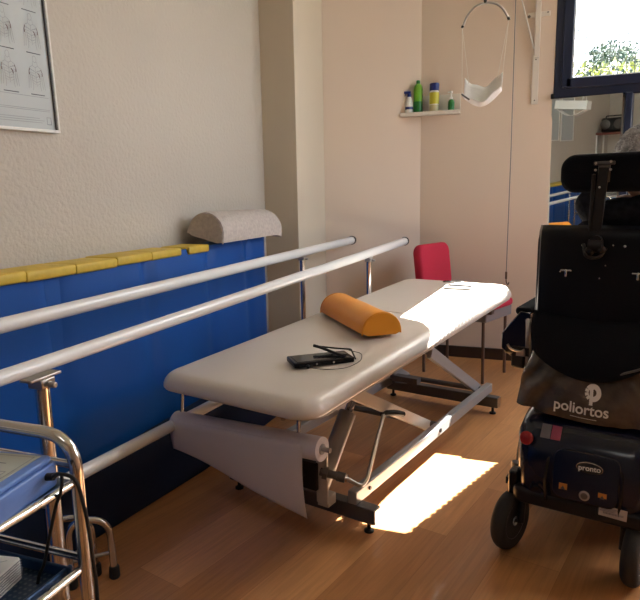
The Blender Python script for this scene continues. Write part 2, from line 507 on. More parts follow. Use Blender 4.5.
# unseen board mask over the window, added to shape the sun patches
def sun_mask():
    t = thing('sun_mask', 'grey timber board mask outside above the window, unseen, added to shape the sunlight', 'sun_mask', (0, 0, 0))
    zc = 4.10
    floor_gap = [(1.375, 5.455), (1.688, 5.433), (1.425, 4.71), (1.262, 4.770)]  # gap outlines traced back along the sun from the wanted patches
    bed_gap = [(1.06, 5.99), (1.34, 6.03), (1.378, 5.66), (1.235, 5.04), (1.175, 4.68), (1.15, 4.80), (1.08, 4.92), (.965, 4.99)]
    def span(hole, y):
        xs = []
        for i in range(len(hole)):
            (xa, ya), (xb, yb) = hole[i], hole[(i+1) % len(hole)]
            if (ya-y)*(yb-y) < 0: xs.append(xa+(xb-xa)*(y-ya)/(yb-ya))
        return (min(xs), max(xs)) if len(xs) > 1 else None
    b = MB(); st = .019; k = 0
    y = 4.56
    while y < 6.5:
        x = -.3
        j = .0 if k % 2 else .013
        for hole in (bed_gap, floor_gap):
            sp = span(hole, y+st/2)
            if sp:
                b.box(((x+sp[0])/2, y+st/2, zc), (sp[0]-x, st, .02)); x = sp[1]-j
        b.box(((x+2.7)/2, y+st/2, zc), (2.7-x, st, .02))
        y += st; k += 1
    b.done('mask_boards', M['timber'], t, smooth=False)
    for x in (-.28, 2.68): MB().box((x, 5.55, zc-.06), (.06, 1.9, .10)).done('joist', M['timber'], t, bevel=.004)  # supports of the added mask
    for x in (-.28, 2.68): MB().box((x, 6.3, 2.80), (.08, .08, 2.42)).done('post', M['timber'], t, bevel=.004)
sun_mask()
def leaf_blob(name, c, r, n, m, parent=None, lf=.05, squash=(1, 1, 1)):
    b = MB()
    for i in range(n):
        d = Vector((random.gauss(0, 1), random.gauss(0, 1), random.gauss(0, 1))).normalized()*r*random.uniform(.55, 1.05)
        p = Vector(c)+Vector((d.x*squash[0], d.y*squash[1], d.z*squash[2]))
        u = Vector((random.gauss(0, 1), random.gauss(0, 1), random.gauss(0, 1))).normalized(); v = u.orthogonal().normalized()
        s = lf*random.uniform(.6, 1.3)
        b.b.faces.new([b.b.verts.new(p+q) for q in (u*s, v*s*.5, -u*s, -v*s*.5)])
    return b.done(name, m, parent, smooth=False)
def tree(loc, h, r, label, n, g):
    t = thing('tree', label, 'tree', loc, 0, g)
    MB().tube([(0, 0, -.02), (.03, 0, h*.4), (0, .02, h*.8)], [.06, .045, .02], 8).done('trunk', M['bark'], t)
    leaf_blob('crown', (0, 0, h*.72), r, n*3, M['foliage'], t, .04, (1, .8, 1.0))
tree((.85, 11.2, 1.6), 1.95, .50, 'pale green bushy tree behind the wire fence outside, left one', 900, 'trees outside the window')
tree((1.75, 11.6, 1.6), 1.6, .42, 'lower pale green tree behind the wire fence outside, right one', 600, 'trees outside the window')
hd = MB()
hd.b.free(); hd = None
h_ = thing('hedge', 'yellow green clipped hedge at the foot of the wire fence outside', 'hedge', (1.3, 9.6, 1.45))
b = MB()
for i in range(2600):
    p = Vector((random.uniform(-1.6, 1.6), random.uniform(-.2, .2), random.uniform(0, 1.42)+random.gauss(0, .03)))
    u = Vector((random.gauss(0, 1), random.gauss(0, 1), random.gauss(0, 1))).normalized(); v = u.orthogonal().normalized(); s = .06*random.uniform(.6, 1.3)
    b.b.faces.new([b.b.verts.new(p+q) for q in (u*s, v*s*.5, -u*s, -v*s*.5)])
b.done('leaves', M['foliage2'], h_, smooth=False)
b = MB()
for i in range(7): b.tube([(-1.5+i*.5, 0, 0), (-1.48+i*.5, .02, 1.2)], .02, 6)
b.done('stems', M['bark'], h_)
fe = thing('wire_fence', 'tall grey wire mesh fence standing outside beyond the window', 'fence', (1.3, 9.2, 1.6))
b = MB()
for i in range(34): b.cyl((-1.65+i*.1, 0, .0), (-1.65+i*.1, 0, 1.70), .006, 5)
for i in range(17): b.cyl((-1.65, 0, .05+i*.1), (1.65, 0, .05+i*.1), .0045, 5)
b.done('wire_mesh', M['fence'], fe)
for x in (-1.65, 1.65): MB().cyl((x, 0, 0), (x, 0, 1.92), .022, 10).done('fence_post', M['fence'], fe)

# ================================================================== WALL POSTERS
def poster(y0, y1, z0, z1, label, rot=0., rows=4, cols=3, rich=True):
    wd, ht = y1-y0, z1-z0
    t = thing('wall_poster', label, 'poster', (XL+.004, y1, z0), 0, 'framed anatomy charts on the left wall')
    t.rotation_euler = (R(rot), 0, 0)
    # local: y from -wd..0 , z 0..ht, x out of the wall
    MB().box((.006, -wd/2, ht/2), (.006, wd-.01, ht-.01)).done('print', M['print'], t, smooth=False)
    b = MB()
    for (cy, cz, sy, sz) in ((-wd/2, .005, wd, .010), (-wd/2, ht-.005, wd, .010), (-.004, ht/2, .008, ht-.02), (-wd+.004, ht/2, .008, ht-.02)):
        b.box((.010, cy, cz), (.018, sy, sz))
    b.done('frame', M['white'], t, bevel=.0015)
    b = MB()
    MB().box((.011, -.0105, ht/2), (.010, .005, ht-.02)).done('frame_lining', M['darkmetal'], t, smooth=False)
    if rich:
        bk = MB(); bl = MB(); br = MB()
        X = .0098
        def P(cx, cz, pts, s): return [(X, cx+a*s, cz+c*s) for a, c in pts]
        body = [[(-.10, 1.0), (-.12, .85), (-.28, .76), (-.33, .6), (-.36, .3), (-.40, .0)], [(-.2, .55), (-.18, .3), (-.17, .1), (-.2, -.05)],
                [(.10, 1.0), (.12, .85), (.28, .76), (.33, .6), (.36, .3), (.40, .0)], [(.2, .55), (.18, .3), (.17, .1), (.2, -.05)],
                [(0, .8), (0, .1)], [(-.25, .72), (0, .6), (.25, .72)], [(-.16, .5), (0, .42), (.16, .5)], [(-.15, .3), (0, .24), (.15, .3)],
                [(-.28, .6), (-.27, .3), (-.31, .02)], [(.28, .6), (.27, .3), (.31, .02)], [(-.12, .84), (0, .78), (.12, .84)]]
        head = [(.09*math.cos(a), 1.08+.12*math.sin(a)) for a in [2*PI*k/14 for k in range(15)]]
        for r_ in range(rows):
            for c_ in range(cols):
                s = wd/cols*.78; cx = -wd*(c_+.5)/cols*.97-.02; cz = .14+r_*(ht-.18)/rows
                for ln in body: bl.ribbon(P(cx, cz, ln, s), .0017, (1, 0, 0))
                bl.ribbon(P(cx, cz, head, s), .0017, (1, 0, 0))
                for sgn in (-1, 1):
                    br.ribbon(P(cx, cz, [(sgn*.27, .74), (sgn*.32, .62), (sgn*.31, .5)], s), .0028, (1, 0, 0))
                br.ribbon(P(cx, cz, [(.1, .6), (.16, .52), (.18, .42)], s), .003, (1, 0, 0))
                for q in range(6):
                    bl.ribbon(P(cx, cz, [(-.30+.02*q, .68-.09*q), (-.05, .66-.1*q)], s), .0010, (1, 0, 0))
                    bl.ribbon(P(cx, cz, [(.30-.02*q, .68-.09*q), (.05, .66-.1*q)], s), .0010, (1, 0, 0))
                bk.ribbon([(X, cx-.03, cz-.018), (X, cx+.03, cz-.018)], .003, (1, 0, 0))
        for zz, a, c in ((.115, .03, wd-.03), (.075, .03, wd-.03), (.070, .03, wd-.03), (.045, .08, .28), (.038, .06, .30), (.031, .07, .28)):
            bl.ribbon([(X, -a, zz), (X, -c, zz)], .002, (1, 0, 0))
        bk.ribbon([(X, -.03, .027), (X, -.03, .05), (X, -.048, .05), (X, -.048, .027), (X, -.03, .027)], .002, (1, 0, 0))
        for bb, mm in ((bk, M['ink']), (bl, M['inklight']), (br, M['inkred'])):
            bb.done('figure_drawings', mm, t, smooth=False)
    return t
poster(1.06, 1.742, 1.385, 2.36, 'white framed anatomy chart with small muscle figures, upper left over the mat', rot=1.7, rows=6, cols=6)
poster(-.42, -.06, 1.50, 2.1, 'narrow framed chart reflected at the left edge of the mirror', rich=False)
poster(-1.0, -.50, 1.49, 2.1, 'wider framed chart, second from the mirror edge in the reflection', rich=False)

# ================================================================== GYM MATS
def gym_mat(y0, y1, label, ttop=True):
    t = thing('gym_mat', label, 'mat', (XL+.01, (y0+y1)/2, 0), 0, 'blue gym mats against the left wall')
    L = y1-y0; H = .93; D = .150
    def f(u, v):
        y = -L/2+L*u
        # run round: bottom front -> top front
        z = H*v
        fold = 0
        for yy in (-1.3, -.72, -.30, .18, .66, 1.05):
            fold += math.exp(-((y-yy)/.035)**2)*.020*(v**1.5)
        nz = noise.noise(Vector((y*1.6, v*1.4, 3.1+y0)))*.013
        edge = min(1, min(v, 1-v)/.04, min(u, 1-u)/.012)
        return (D-.006-fold+nz*edge-(1-edge)*.008, y, z)
    b = MB(); b.grid(f, 150, 26)
    fr_ = [[Vector(f(i/150, j/26)) for j in range(27)] for i in range(151)]
    # back, top and ends
    b.box((D/2-.010, 0, H/2), (D-.024, L-.004, H-.004))
    b.done('cover', M['blue'], t)
    # yellow strip on top in stitched lengths
    b = MB()
    yc = (y0+y1)/2
    if ttop: spans = [(.56+.21*i, .56+.21*(i+1)) for i in range(8)]+[(2.30, 2.47)]
    else: spans = [(y0+.01+.26*i, y0+.01+.26*(i+1)) for i in range(8)]
    for a0, a1 in spans:
        a0 -= yc; a1 -= yc+.0008
        mid = (a0+a1)/2
        b.slab(D+.004, a1-a0, .034, .005, .008, Matrix.Translation((D/2+.001, mid, H-.024+.002*math.sin(mid*9))), crown=.003, n=3, en=3)
        for q in range(1):
            pass
    b.done('top_strip', M['yellow'], t)
    b = MB()
    for k in range(2): b.box((D-.004, L/2-.10, H-.115-k*.032), (.004, .045, .020))
    if ttop: b.done('label_tag', M['navyvinyl'], t, smooth=False)
    return t
gym_mat(.55, 3.09, 'long blue vinyl gym mat with yellow top edge, standing behind the parallel bars')
gym_mat(-1.7, .54, 'second blue gym mat, seen only in the mirror below the charts', ttop=False)

lm = MB().prism([(-1.463, 1.0, .001), (-1.43, 1.40, .001), (-1.335, 2.10, .001), (-1.305, 2.9, .001), (-1.475, 2.9, .001), (-1.475, 1.0, .001)], (0, 0, .240)).done('foam_mat', M['foamnavy'], bevel=.012, seg=3)
tag(lm, 'low dark navy foam mat along the foot of the bright blue mat', 'mat')

# half round towelling bolster on the mat
def half_round(name, L, wd, ht, m, label, cat, loc, rz, group=None, endr=.012, sag=0.):
    t = thing(name, label, cat, loc, rz, group)
    b = MB(); N = 22; K = 24
    rings = []
    for i in range(N+1):
        u = i/N; x = -L/2+L*u
        e = min(u, 1-u)*L
        k = 1.0 if e > endr else (1-(1-e/endr)**2)**.5*.06+.94
        ring = []
        for j in range(K):
            if j <= 16:
                a = PI*j/16
                y = -math.cos(a)*wd/2*k; z = (max(math.sin(a), 0)**.85)*ht*k+.002
                if j in (0, 16): z = .010
            else:
                q = (j-16)/(K-16); y = wd/2*.96*k-(wd*.96*k)*q; z = .0
            nz = noise.noise(Vector((x*7, y*9, z*9)))*.004
            ring.append(b.b.verts.new((x, y, z+nz*(z > .02)-sag*(max(0, u-.85)/.15)**2)))
        rings.append(ring)
    for i in range(N):
        for j in range(K):
            b.b.faces.new((rings[i][j], rings[i][(j+1) % K], rings[i+1][(j+1) % K], rings[i+1][j]))
    b.b.faces.new(rings[0][::-1]); b.b.faces.new(rings[-1])
    b.done('cover', m, t, angle=60)
    # piping round both ends
    for u, rr in ((-L/2+.006, .95), (L/2-.006, .95)):
        pts = [(u, -math.cos(PI*j/16)*wd/2*rr, (max(math.sin(PI*j/16), 0)**.85)*ht*rr+.003-(sag if u > 0 else 0)) for j in range(17)]
        MB().tube(pts, .0035, 6).done('piping', m, t)
    return t
gb = half_round('bolster', .68, .205, .128, M['towel'], 'grey towelling half round bolster lying on top of the blue mat', 'bolster', (XL+.122, 2.835, .958), R(90), sag=.018)
gb.rotation_euler = (R(15), 0, R(90))

# ================================================================== PARALLEL BARS
def bars():
    t = thing('parallel_bars', 'white parallel bars on chrome uprights in front of the blue mat', 'parallel bars')
    z = .85; r = .0215
    for x, ye in ((-1.254, 3.93), (-.878, 3.88)):
        ra, rb = (.0185, .0255) if x < -1 else (.0135, .0245)
        r = rb
        o = MB().tube([(x, -.9, z), (x, .6, z), (x, ye, z)], [ra, ra, rb], 24).done('rail', M['rail'], t)
        MB().lathe([(.0, -.01), (r+.003, -.008), (r+.004, .004), (r+.003, .016), (r-.004, .022)], (x, ye, z), 'Y').done('end_cap', M['black'], o)
        for yu in (.835, 3.04) if x > -1 else (3.04, .2):
            u = MB(); u.cyl((x, yu, .02), (x, yu, z-.025), .0135, 16)
            if yu > 3 or x > -1:
                u = u.done('upright', M['chrome'], t)
                c = MB().box((x, yu, z-.0225), (.028, .075, .006)).box((x, yu, z-.034), (.034, .034, .018)); c.cyl((x+.018, yu, z-.036), (x+.034, yu, z-.036), .006, 8)
                c.done('bracket', M['steel'], u, bevel=.002)
                MB().lathe([(.05, 0), (.05, .008), (.022, .014), (.018, .03), (.0, .03)], (x, yu, 0)).done('floor_plate', M['steel'], u)
                if yu > 3:
                    MB().cyl((x, yu, .30), (x, yu, .42), .019, 16).cyl((x+.015, yu, .37), (x+.045, yu, .37), .011, 10).done('clamp', M['steel'], u)
            else:
                u.done('upright', M['chrome'], t)
    o = MB().cyl((-1.25, 1.20, .372), (-1.25, 2.75, .285), .0205, 22).done('lower_rail', M['rail'], t)
    MB().box((-1.25, 1.17, .36), (.03, .05, .05)).done('rail_bracket', M['steel'], o, bevel=.003)
    # stay that carries the low rail
    MB().cyl((-1.25, 1.17, .34), (-1.25, 1.17, .01), .013, 14).done('stay', M['chrome'], t)
    MB().cyl((-1.25, 2.72, .28), (-1.25, 2.72, .01), .013, 14).done('stay', M['chrome'], t)
bars()

# low chrome tube stool whose leg shows past the trolley
def stool():
    t = thing('step_stool', 'low chrome tube step stool with black rubber feet beside the mat', 'stool', (-1.213, 1.36, 0), R(20))
    # local: visible foot at the origin, the frame runs off to -x/-y behind the trolley
    a = fillet([(0, 0, .02), (-.004, -.004, .20), (-.11, -.05, .215), (-.11, -.05, .02)], .06)
    MB().tube(a, .0105, 12).done('leg_frame', M['chrome'], t)
    d = Vector((-.10, .02, 0))
    a = fillet([Vector((0, 0, .02))+d*.62, Vector((-.004, -.004, .20))+d*.62, Vector((-.11, -.05, .215))+d*.62, Vector((-.11, -.05, .02))+d*.62], .06)
    MB().tube(a, .0105, 12).done('leg_frame', M['chrome'], t)
    MB().cyl((-.003, 0, .085), (-.108, -.05, .085), .006, 10).done('stretcher', M['steel'], t)
    for p in ((0, 0), (-.11, -.05), (d.x*.62, d.y*.62), (-.11+d.x*.62, -.05+d.y*.62)):
        MB().lathe([(.014, 0), (.0165, .004), (.0155, .035), (.0125, .04), (.0, .04)], (p[0], p[1], 0)).done('rubber_foot', M['rubber'], t)
stool()

# ================================================================== TREATMENT TABLE
BY = R(-13.41)
BL = (-.681, 2.635, 0)
def table():
    t = thing('treatment_table', 'cream vinyl treatment table on a grey scissor lift frame', 'treatment table', BL, BY)
    tilt = R(2.6)
    def tm(s, dz=0): return Matrix.Translation((0.005, s, .560+math.tan(tilt)*s+dz)) @ Matrix.Rotation(tilt, 4, 'X')
    b = MB(); rings = []
    prof = [(.20, 0), (.012, 0), (.004, .003), (.0, .011)]+[(.052*(1-math.cos(R(a_))), .011+.059*math.sin(R(a_))) for a_ in (12, 25, 38, 50, 62, 72, 82)]+[(.058, .0703), (.085, .0712), (.14, .072), (.22, .0725)]
    for ins, z_ in prof:
        rg = []
        for x_, y_ in rrect(.655-2*ins, 1.945-2*ins, max(.082-ins*.8, .012), 10):
            k_ = .80+.13*(y_+.98)/1.965
            rg.append(b.b.verts.new(tm(-.11) @ Vector((x_, y_, z_*k_))))
        rings.append(rg)
    for A_, B_ in zip(rings, rings[1:]):
        for k_ in range(len(A_)): b.b.faces.new((A_[k_], A_[(k_+1) % len(A_)], B_[(k_+1) % len(A_)], B_[k_]))
    b.b.faces.new(rings[0][::-1]); b.b.faces.new(rings[-1])
    p1 = b.done('mattress', M['vinyl'], t, angle=80)
    b = MB(); b.tube(fillet([(-.3205, .02, .580), (-.285, .02, .6215), (-.15, .01, .6285), (.15, -.01, .6275), (.295, -.02, .6195), (.3305, -.02, .580)], .03), .0022, 6)
    b.done('seam', M['vinyl'], p1)
    q = MB(); q.slab(.640, 1.91, .009, .075, .003, tm(-.10, -.009), n=6, en=2)
    q.done('mattress_board', M['beigemetal'], t)
    # frame under the mattress
    q = MB()
    for x in (-.21, .21): q.bar((x, -.85, .556-.85*math.tan(tilt)-.032), (x, .70, .556+.70*math.tan(tilt)-.032), .03, .04)
    for s in (-.85, -.4, .05, .68): q.bar((-.22, s, .524+math.tan(tilt)*s), (.22, s, .524+math.tan(tilt)*s), .03, .034, up=(0, 0, 1))
    q.done('top_frame', M['darkmetal'], t, bevel=.002)
    # base
    for s, x0, x1 in ((-.72, -.31, .345), (.62, -.31, .335)):
        q = MB().box(((x0+x1)/2, s, .068), (x1-x0, .045, .056)).done('cross_foot', M['darkmetal'], t, bevel=.003)
        for xe in (x1+.002, x0-.002): MB().box((xe, s, .068), (.005, .041, .052)).done('end_plug', M['steel'], q, bevel=.001)
        for x in (x0+.03, x1-.03):
            MB().lathe([(.0, 0), (.017, .001), (.017, .008), (.007, .014), (.007, .045), (0, .045)], (x, s, 0)).done('levelling_foot', M['black'], q)
    for x in (-.26, .262):
        MB().box((x, -.03, .121), (.034, 1.43, .048)).done('base_rail', M['greymetal'], t, bevel=.004)
    for s_, r_ in ((-.02, .010), (-.65, .007)): MB().cyl((.276, s_, .122), (.284, s_, .122), r_, 10).done('bolt', M['black'], t)
    # scissor arms
    for x in (-.20, .215):
        MB().bar((x, -.67, .472), (x, .02, .112), .024, .047, up=(0, 0, 1)).done('scissor_arm', M['beigemetal'], t, bevel=.003)
        MB().bar((x+.01, -.02, .470), (x+.01, .62, .120), .024, .052).done('scissor_arm', M['greymetal'], t, bevel=.003)
    for x_, s_, z_ in ((.205, -.60, .445), (.215, 0, .465), (.25, .0, .135), (.25, .60, .13), (.205, -.28, .285)):
        MB().cyl((-x_, s_, z_), (x_, s_, z_), .014, 14).done('cross_shaft', M['darkmetal'], t)
    # hydraulic ram
    a, c = Vector((.125, -.74, .12)), Vector((.12, -.46, .42))
    q = MB().tube([a, a+(c-a)*.72], .033, 20).done('pump_cylinder', M['greymetal'], t)
    MB().tube([a+(c-a)*.64, c], .016, 16).done('piston', M['chrome'], q)
    # near upright plate, pump block and crank
    q = MB().box((.178, -.80, .215), (.045, .012, .22)).box((.178, -.775, .11), (.045, .05, .04)).done('support_plate', M['beigemetal'], t, bevel=.003)
    MB().box((.13, -.80, .20), (.07, .04, .10)).cyl((.105, -.824, .21), (.105, -.80, .21), .018, 14).done('pump_block', M['black'], t, bevel=.004)
    q = MB().cyl((.19, -.83, .235), (.245, -.81, .225), .014, 12).cyl((.20, -.828, .234), (.215, -.822, .231), .022, 6).cyl((.245, -.81, .225), (.27, -.80, .22), .017, 10).done('crank_joint', M['darkmetal'], t)
    MB().cyl((.262, -.803, .222), (.278, -.797, .219), .013, 10).done('crank_ferrule', M['chrome'], q)
    q = MB().tube(fillet([(.27, -.80, .22), (.31, -.765, .185), (.315, -.735, .195), (.225, -.44, .325), (.232, -.42, .327)], .03), .0075, 10).done('crank_rod', M['steel'], t)
    MB().tube(smooth_path([(.222, -.452, .320), (.232, -.43, .322), (.25, -.39, .314), (.262, -.35, .298)]), .0115, 12).done('crank_grip', M['black'], q)
    # paper roll holder arms
    for x in (-.335, .19):
        MB().tube([(x, -.935, .545), (x, -.95, .38)], .007, 10).done('roll_arm', M['chrome'], t)
    MB().cyl((-.375, -.955, .343), (.315, -.955, .385), .008, 12).done('roll_rod', M['steel'], t)
    # far end legs of the top and small plate
    MB().box((-.12, .45, .17), (.16, .05, .03)).bar((-.19, .45, .15), (-.19, .62, .10), .015, .03).done('lower_bracket', M['darkmetal'], t, bevel=.002)
table()

def paper_roll():
    t = thing('paper_roll', 'white couch paper roll hanging under the near end of the treatment table', 'paper roll', BL, BY)
    A = Vector((-.355, -.955, .346)); B = Vector((.285, -.955, .383))
    ax = (B-A).normalized(); up = Vector((0, 0, 1)); up = (up-ax*up.dot(ax)).normalized(); fw = ax.cross(up)
    ro, ri = .038, .016
    b = MB()
    n = 36
    rings = []
    for P_, rr in ((A, ri), (A, ro), (B, ro), (B, ri)):
        rings.append([b.b.verts.new(P_+(fw*math.cos(2*PI*k/n)+up*math.sin(2*PI*k/n))*rr) for k in range(n)])
    for i in range(4):
        P_, Q = rings[i], rings[(i+1) % 4]
        for k in range(n): b.b.faces.new((P_[k], P_[(k+1) % n], Q[(k+1) % n], Q[k]))
    b.done('roll', M['paper'], t)
    MB().tube([A-ax*.002, B+ax*.002], ri+.001, 18).done('core', M['greymetal'], t)
    # loose sheet hanging off the near side; hem cut on a slant
    near = Vector((0, -1, 0))
    def f(u, v):
        P_ = A+(B-A)*(.001+u*.925)
        ln = .095+.155*u**1.1
        s = ln*v
        # wraps the front of the roll then falls
        a0 = .55
        arc = .0
        if v < .12:
            a = a0*(1-v/.12)
            return P_+near*(ro+.0012)*math.cos(a)+up*(ro+.0012)*math.sin(a)
        q = (v-.12)/.88
        curl = .028*q*q*(.4+u)+.006*math.sin(u*7)*q
        return P_+near*(ro+.0012-curl)+Vector((0, 0, -1))*ln*q+Vector((-.018*q*u, 0, 0))
    b = MB(); b.grid(f, 40, 24)
    b.done('loose_sheet', M['paper'], t, solid=.0008)
paper_roll()

def bedz(s, extra=0): return .556+math.tan(R(2.6))*s+.0775-.006-.008*max(0,(.6-s)/1.7)+extra
def bedpt(x, s):
    c, sn = math.cos(BY), math.sin(BY)
    return (BL[0]+x*c-s*sn, BL[1]+x*sn+s*c)
px_, py_ = bedpt(-.012, -.235)
ob = half_round('bolster', .52, .17, .088, M['orange'], 'orange vinyl half round bolster lying across the treatment table', 'bolster', (px_, py_, bedz(-.19, .003)), BY+R(-38))

def device():
    x, y = bedpt(.135, -.735)
    t = thing('electronic_device', 'flat black electronic device with folded arm and thin cable on the treatment table', 'device', (x, y, bedz(-.78, .001)), BY+R(-30))
    t.rotation_euler = (0, 0, BY+R(52))
    # local x = length
    MB().slab(.215, .105, .018, .008, .004, n=4, en=3).done('body', M['blackgloss'], t)
    MB().slab(.19, .085, .0012, .004, .0005, Matrix.Translation((0, 0, .018)), n=3, en=1).done('screen', mat('dark_screen', (.012, .013, .016), .12), t)
    for x_ in (-.03, .03): MB().cyl((x_, -.055, .009), (x_, -.052, .009), .0035, 10).done('button', M['chrome'], t)
    MB().tube(smooth_path([(.0, .075, .040), (.02, .05, .036), (.06, -.015, .024), (.075, -.045, .021)]), .0055, 8).done('folding_arm', M['black'], t)
    MB().tube(fillet([(.01, .07, .038), (.075, .045, .030), (.118, .012, .030), (.112, -.045, .010)], .006), .003, 8).done('wire_stand', M['black'], t)
    MB().sphere((-.065, -.066, .007), .007).done('cable_plug', M['black'], t)
    MB().tube(smooth_path([(-.065, -.066, .006), (-.02, -.105, .003), (.05, -.112, .003), (.115, -.065, .004), (.145, -.02, .006), (.155, .02, .010), (.115, .03, .022)]), .0013, 6).done('cable', M['black'], t)
device()
def phone():
    x, y = bedpt(.105, .63)
    t = thing('mobile_phone', 'white slab mobile phone with dark screen at the far end of the treatment table', 'phone', (x, y, bedz(.63, .001)), BY+R(8))
    MB().slab(.155, .085, .010, .012, .004, n=5, en=3).done('body', M['white'], t)
    MB().slab(.135, .065, .001, .006, .0004, Matrix.Translation((0, .004, .010)), n=4, en=1).done('screen', M['blackgloss'], t)
phone()
def pouch():
    x, y = bedpt(.03, .73)
    t = thing('spectacles', 'dark folded spectacles lying behind the phone on the treatment table', 'spectacles', (x, y, bedz(.73, .006)), BY+R(15))
    for sx in (-1, 1):
        b = MB(); b.tube([(sx*.032+.024*math.cos(2*PI*k/20), .017*math.sin(2*PI*k/20), .004) for k in range(20)], .002, 6, closed=True); b.done('rim', M['black'], t)
        MB().tube(smooth_path([(sx*.056, .004, .006), (sx*.03, -.012, .010), (-sx*.045, -.016, .012)]), .002, 6).done('temple', M['black'], t)
    MB().tube(smooth_path([(-.009, .004, .004), (0, .008, .005), (.009, .004, .004)]), .002, 6).done('bridge', M['black'], t)
pouch()

# ================================================================== RED CHAIR
def red_chair():
    t = thing('upholstered_chair', 'red upholstered chair on dark steel legs behind the far end of the table', 'chair', (-.49, 3.88, 0), R(-21))
    # local: +x is the front of the chair, y its width
    MB().slab(.46, .37, .048, .05, .020, Matrix.Translation((.028, 0, .452)), crown=.006).done('seat', M['red'], t)
    MB().box((0.020, 0, .420), (.44, .350, .066)).done('seat_frame', M['seatgrey'], t, bevel=.006)
    m = Matrix.Translation((-.215, 0, .54)) @ Matrix.Rotation(R(-98), 4, 'Y') @ Matrix.Rotation(R(0), 4, 'Z')
    b = MB(); b.slab(.30, .37, .065, .06, .022, Matrix.Translation((-.20, 0.0, .685)) @ Matrix.Rotation(R(-97), 4, 'Y'), crown=.006)
    b.done('backrest', M['red'], t)
    for y in (-.15, .15):
        MB().tube(fillet([(-.20, y, 0.005), (-.205, y, .42), (-.235, y, .79)], .05), .010, 10).done('leg', M['legbrown'], t)
        MB().tube([(.215, y, .005), (.21, y, .42)], .010, 10).done('leg', M['legbrown'], t)
    MB().box((.255, -.150, .462), (.03, .04, .045)).done('front_corner_block', M['brownwood'], t, bevel=.004)
red_chair()

# ================================================================== WALL SHELF AND BOTTLES
def shelf():
    t = thing('wall_shelf', 'small white corner wall shelf carrying four bottles', 'shelf', (-.86, 4.27, 1.68))
    MB().prism([(-.12, -.083, -.006), (-.0, -.003, -.006), (.27, -.003, -.006), (.27, -.085, -.006), (-.115, -.095, -.006)], (0, 0, .010)).done('board', M['whitepaint'], t, bevel=.001)
    MB().box((.078, -.093, .000), (.392, .010, .026)).done('front_lip', M['whitepaint'], t, bevel=.003)
    MB().box((.135, -.003, .065), (.27, .005, .12)).done('back_plate', M['whitepaint'], t, bevel=.001)
shelf()
SHZ = 1.6845
def bottle(kind, x, y, label):
    if kind == 'sprayer':
        t = thing('spray_bottle', label, 'bottle', (x, y, SHZ), R(15), 'bottles on the wall shelf')
        MB().lathe([(.022, 0), (.026, .004), (.026, .07), (.018, .10), (.010, .118), (0, .118)]).done('body', M['white'], t)
        MB().lathe([(.0268, .03), (.0268, .048)]).done('body_label', M['bluecap'], t)
        o = MB().lathe([(.012, .112), (.012, .132), (.006, .136), (.0, .136)]).done('cap', M['bluecap'], t)
        MB().box((-.012, 0, .142), (.045, .014, .016)).tube([(-.02, 0, .14), (-.03, 0, .118)], .003, 6).done('trigger', M['bluecap'], o, bevel=.003)
    elif kind == 'tall':
        t = thing('shampoo_bottle', label, 'bottle', (x, y, SHZ), 0, 'bottles on the wall shelf')
        MB().lathe([(.024, 0), (.029, .005), (.030, .09), (.030, .16), (.024, .185), (.012, .198), (0, .198)]).done('body', M['green'], t)
        MB().lathe([(.0306, .01), (.0306, .08)]).done('body_label', M['dkgreen'], t)
        MB().lathe([(.013, .196), (.013, .214), (.011, .218), (0, .218)]).done('cap', M['dkgreen'], t)
    elif kind == 'can':
        t = thing('spray_can', label, 'spray can', (x, y, SHZ), 0, 'bottles on the wall shelf')
        MB().lathe([(.028, 0), (.031, .004), (.031, .135), (.027, .142), (0, .142)]).done('body', M['white'], t)
        MB().lathe([(.0316, .055), (.0316, .130)]).done('body_label', M['yellowcan'], t)
        MB().lathe([(.0316, .01), (.0316, .05)]).done('lower_label', mat('pale_yellow_label', (.45, .42, .25), .5), t)
        MB().lathe([(.0315, .142), (.0315, .186), (.028, .190), (0, .190)]).done('cap', M['bluecap'], t)
    else:
        t = thing('pump_bottle', label, 'bottle', (x, y, SHZ), 0, 'bottles on the wall shelf')
        MB().lathe([(.018, 0), (.021, .003), (.021, .062), (.017, .072), (.010, .080), (0, .080)]).done('body', M['dkgreen'], t)
        MB().lathe([(.0105, .078), (.0105, .094), (0, .094)]).done('collar', M['white'], t)
        MB().lathe([(.005, .094), (.005, .118), (.009, .120), (.009, .132), (0, .132)]).box((-.010, 0, .126), (.026, .008, .008)).done('pump', M['white'], t)
bottle('sprayer', -.925, 4.207, 'small white trigger bottle with blue head, leftmost on the wall shelf')
bottle('tall', -.868, 4.225, 'tall light green bottle, second from left on the wall shelf')
bottle('can', -.757, 4.215, 'yellow spray can with dark blue cap in the middle of the wall shelf')
bottle('pump', -.645, 4.215, 'small dark green bottle with white pump, rightmost on the wall shelf')

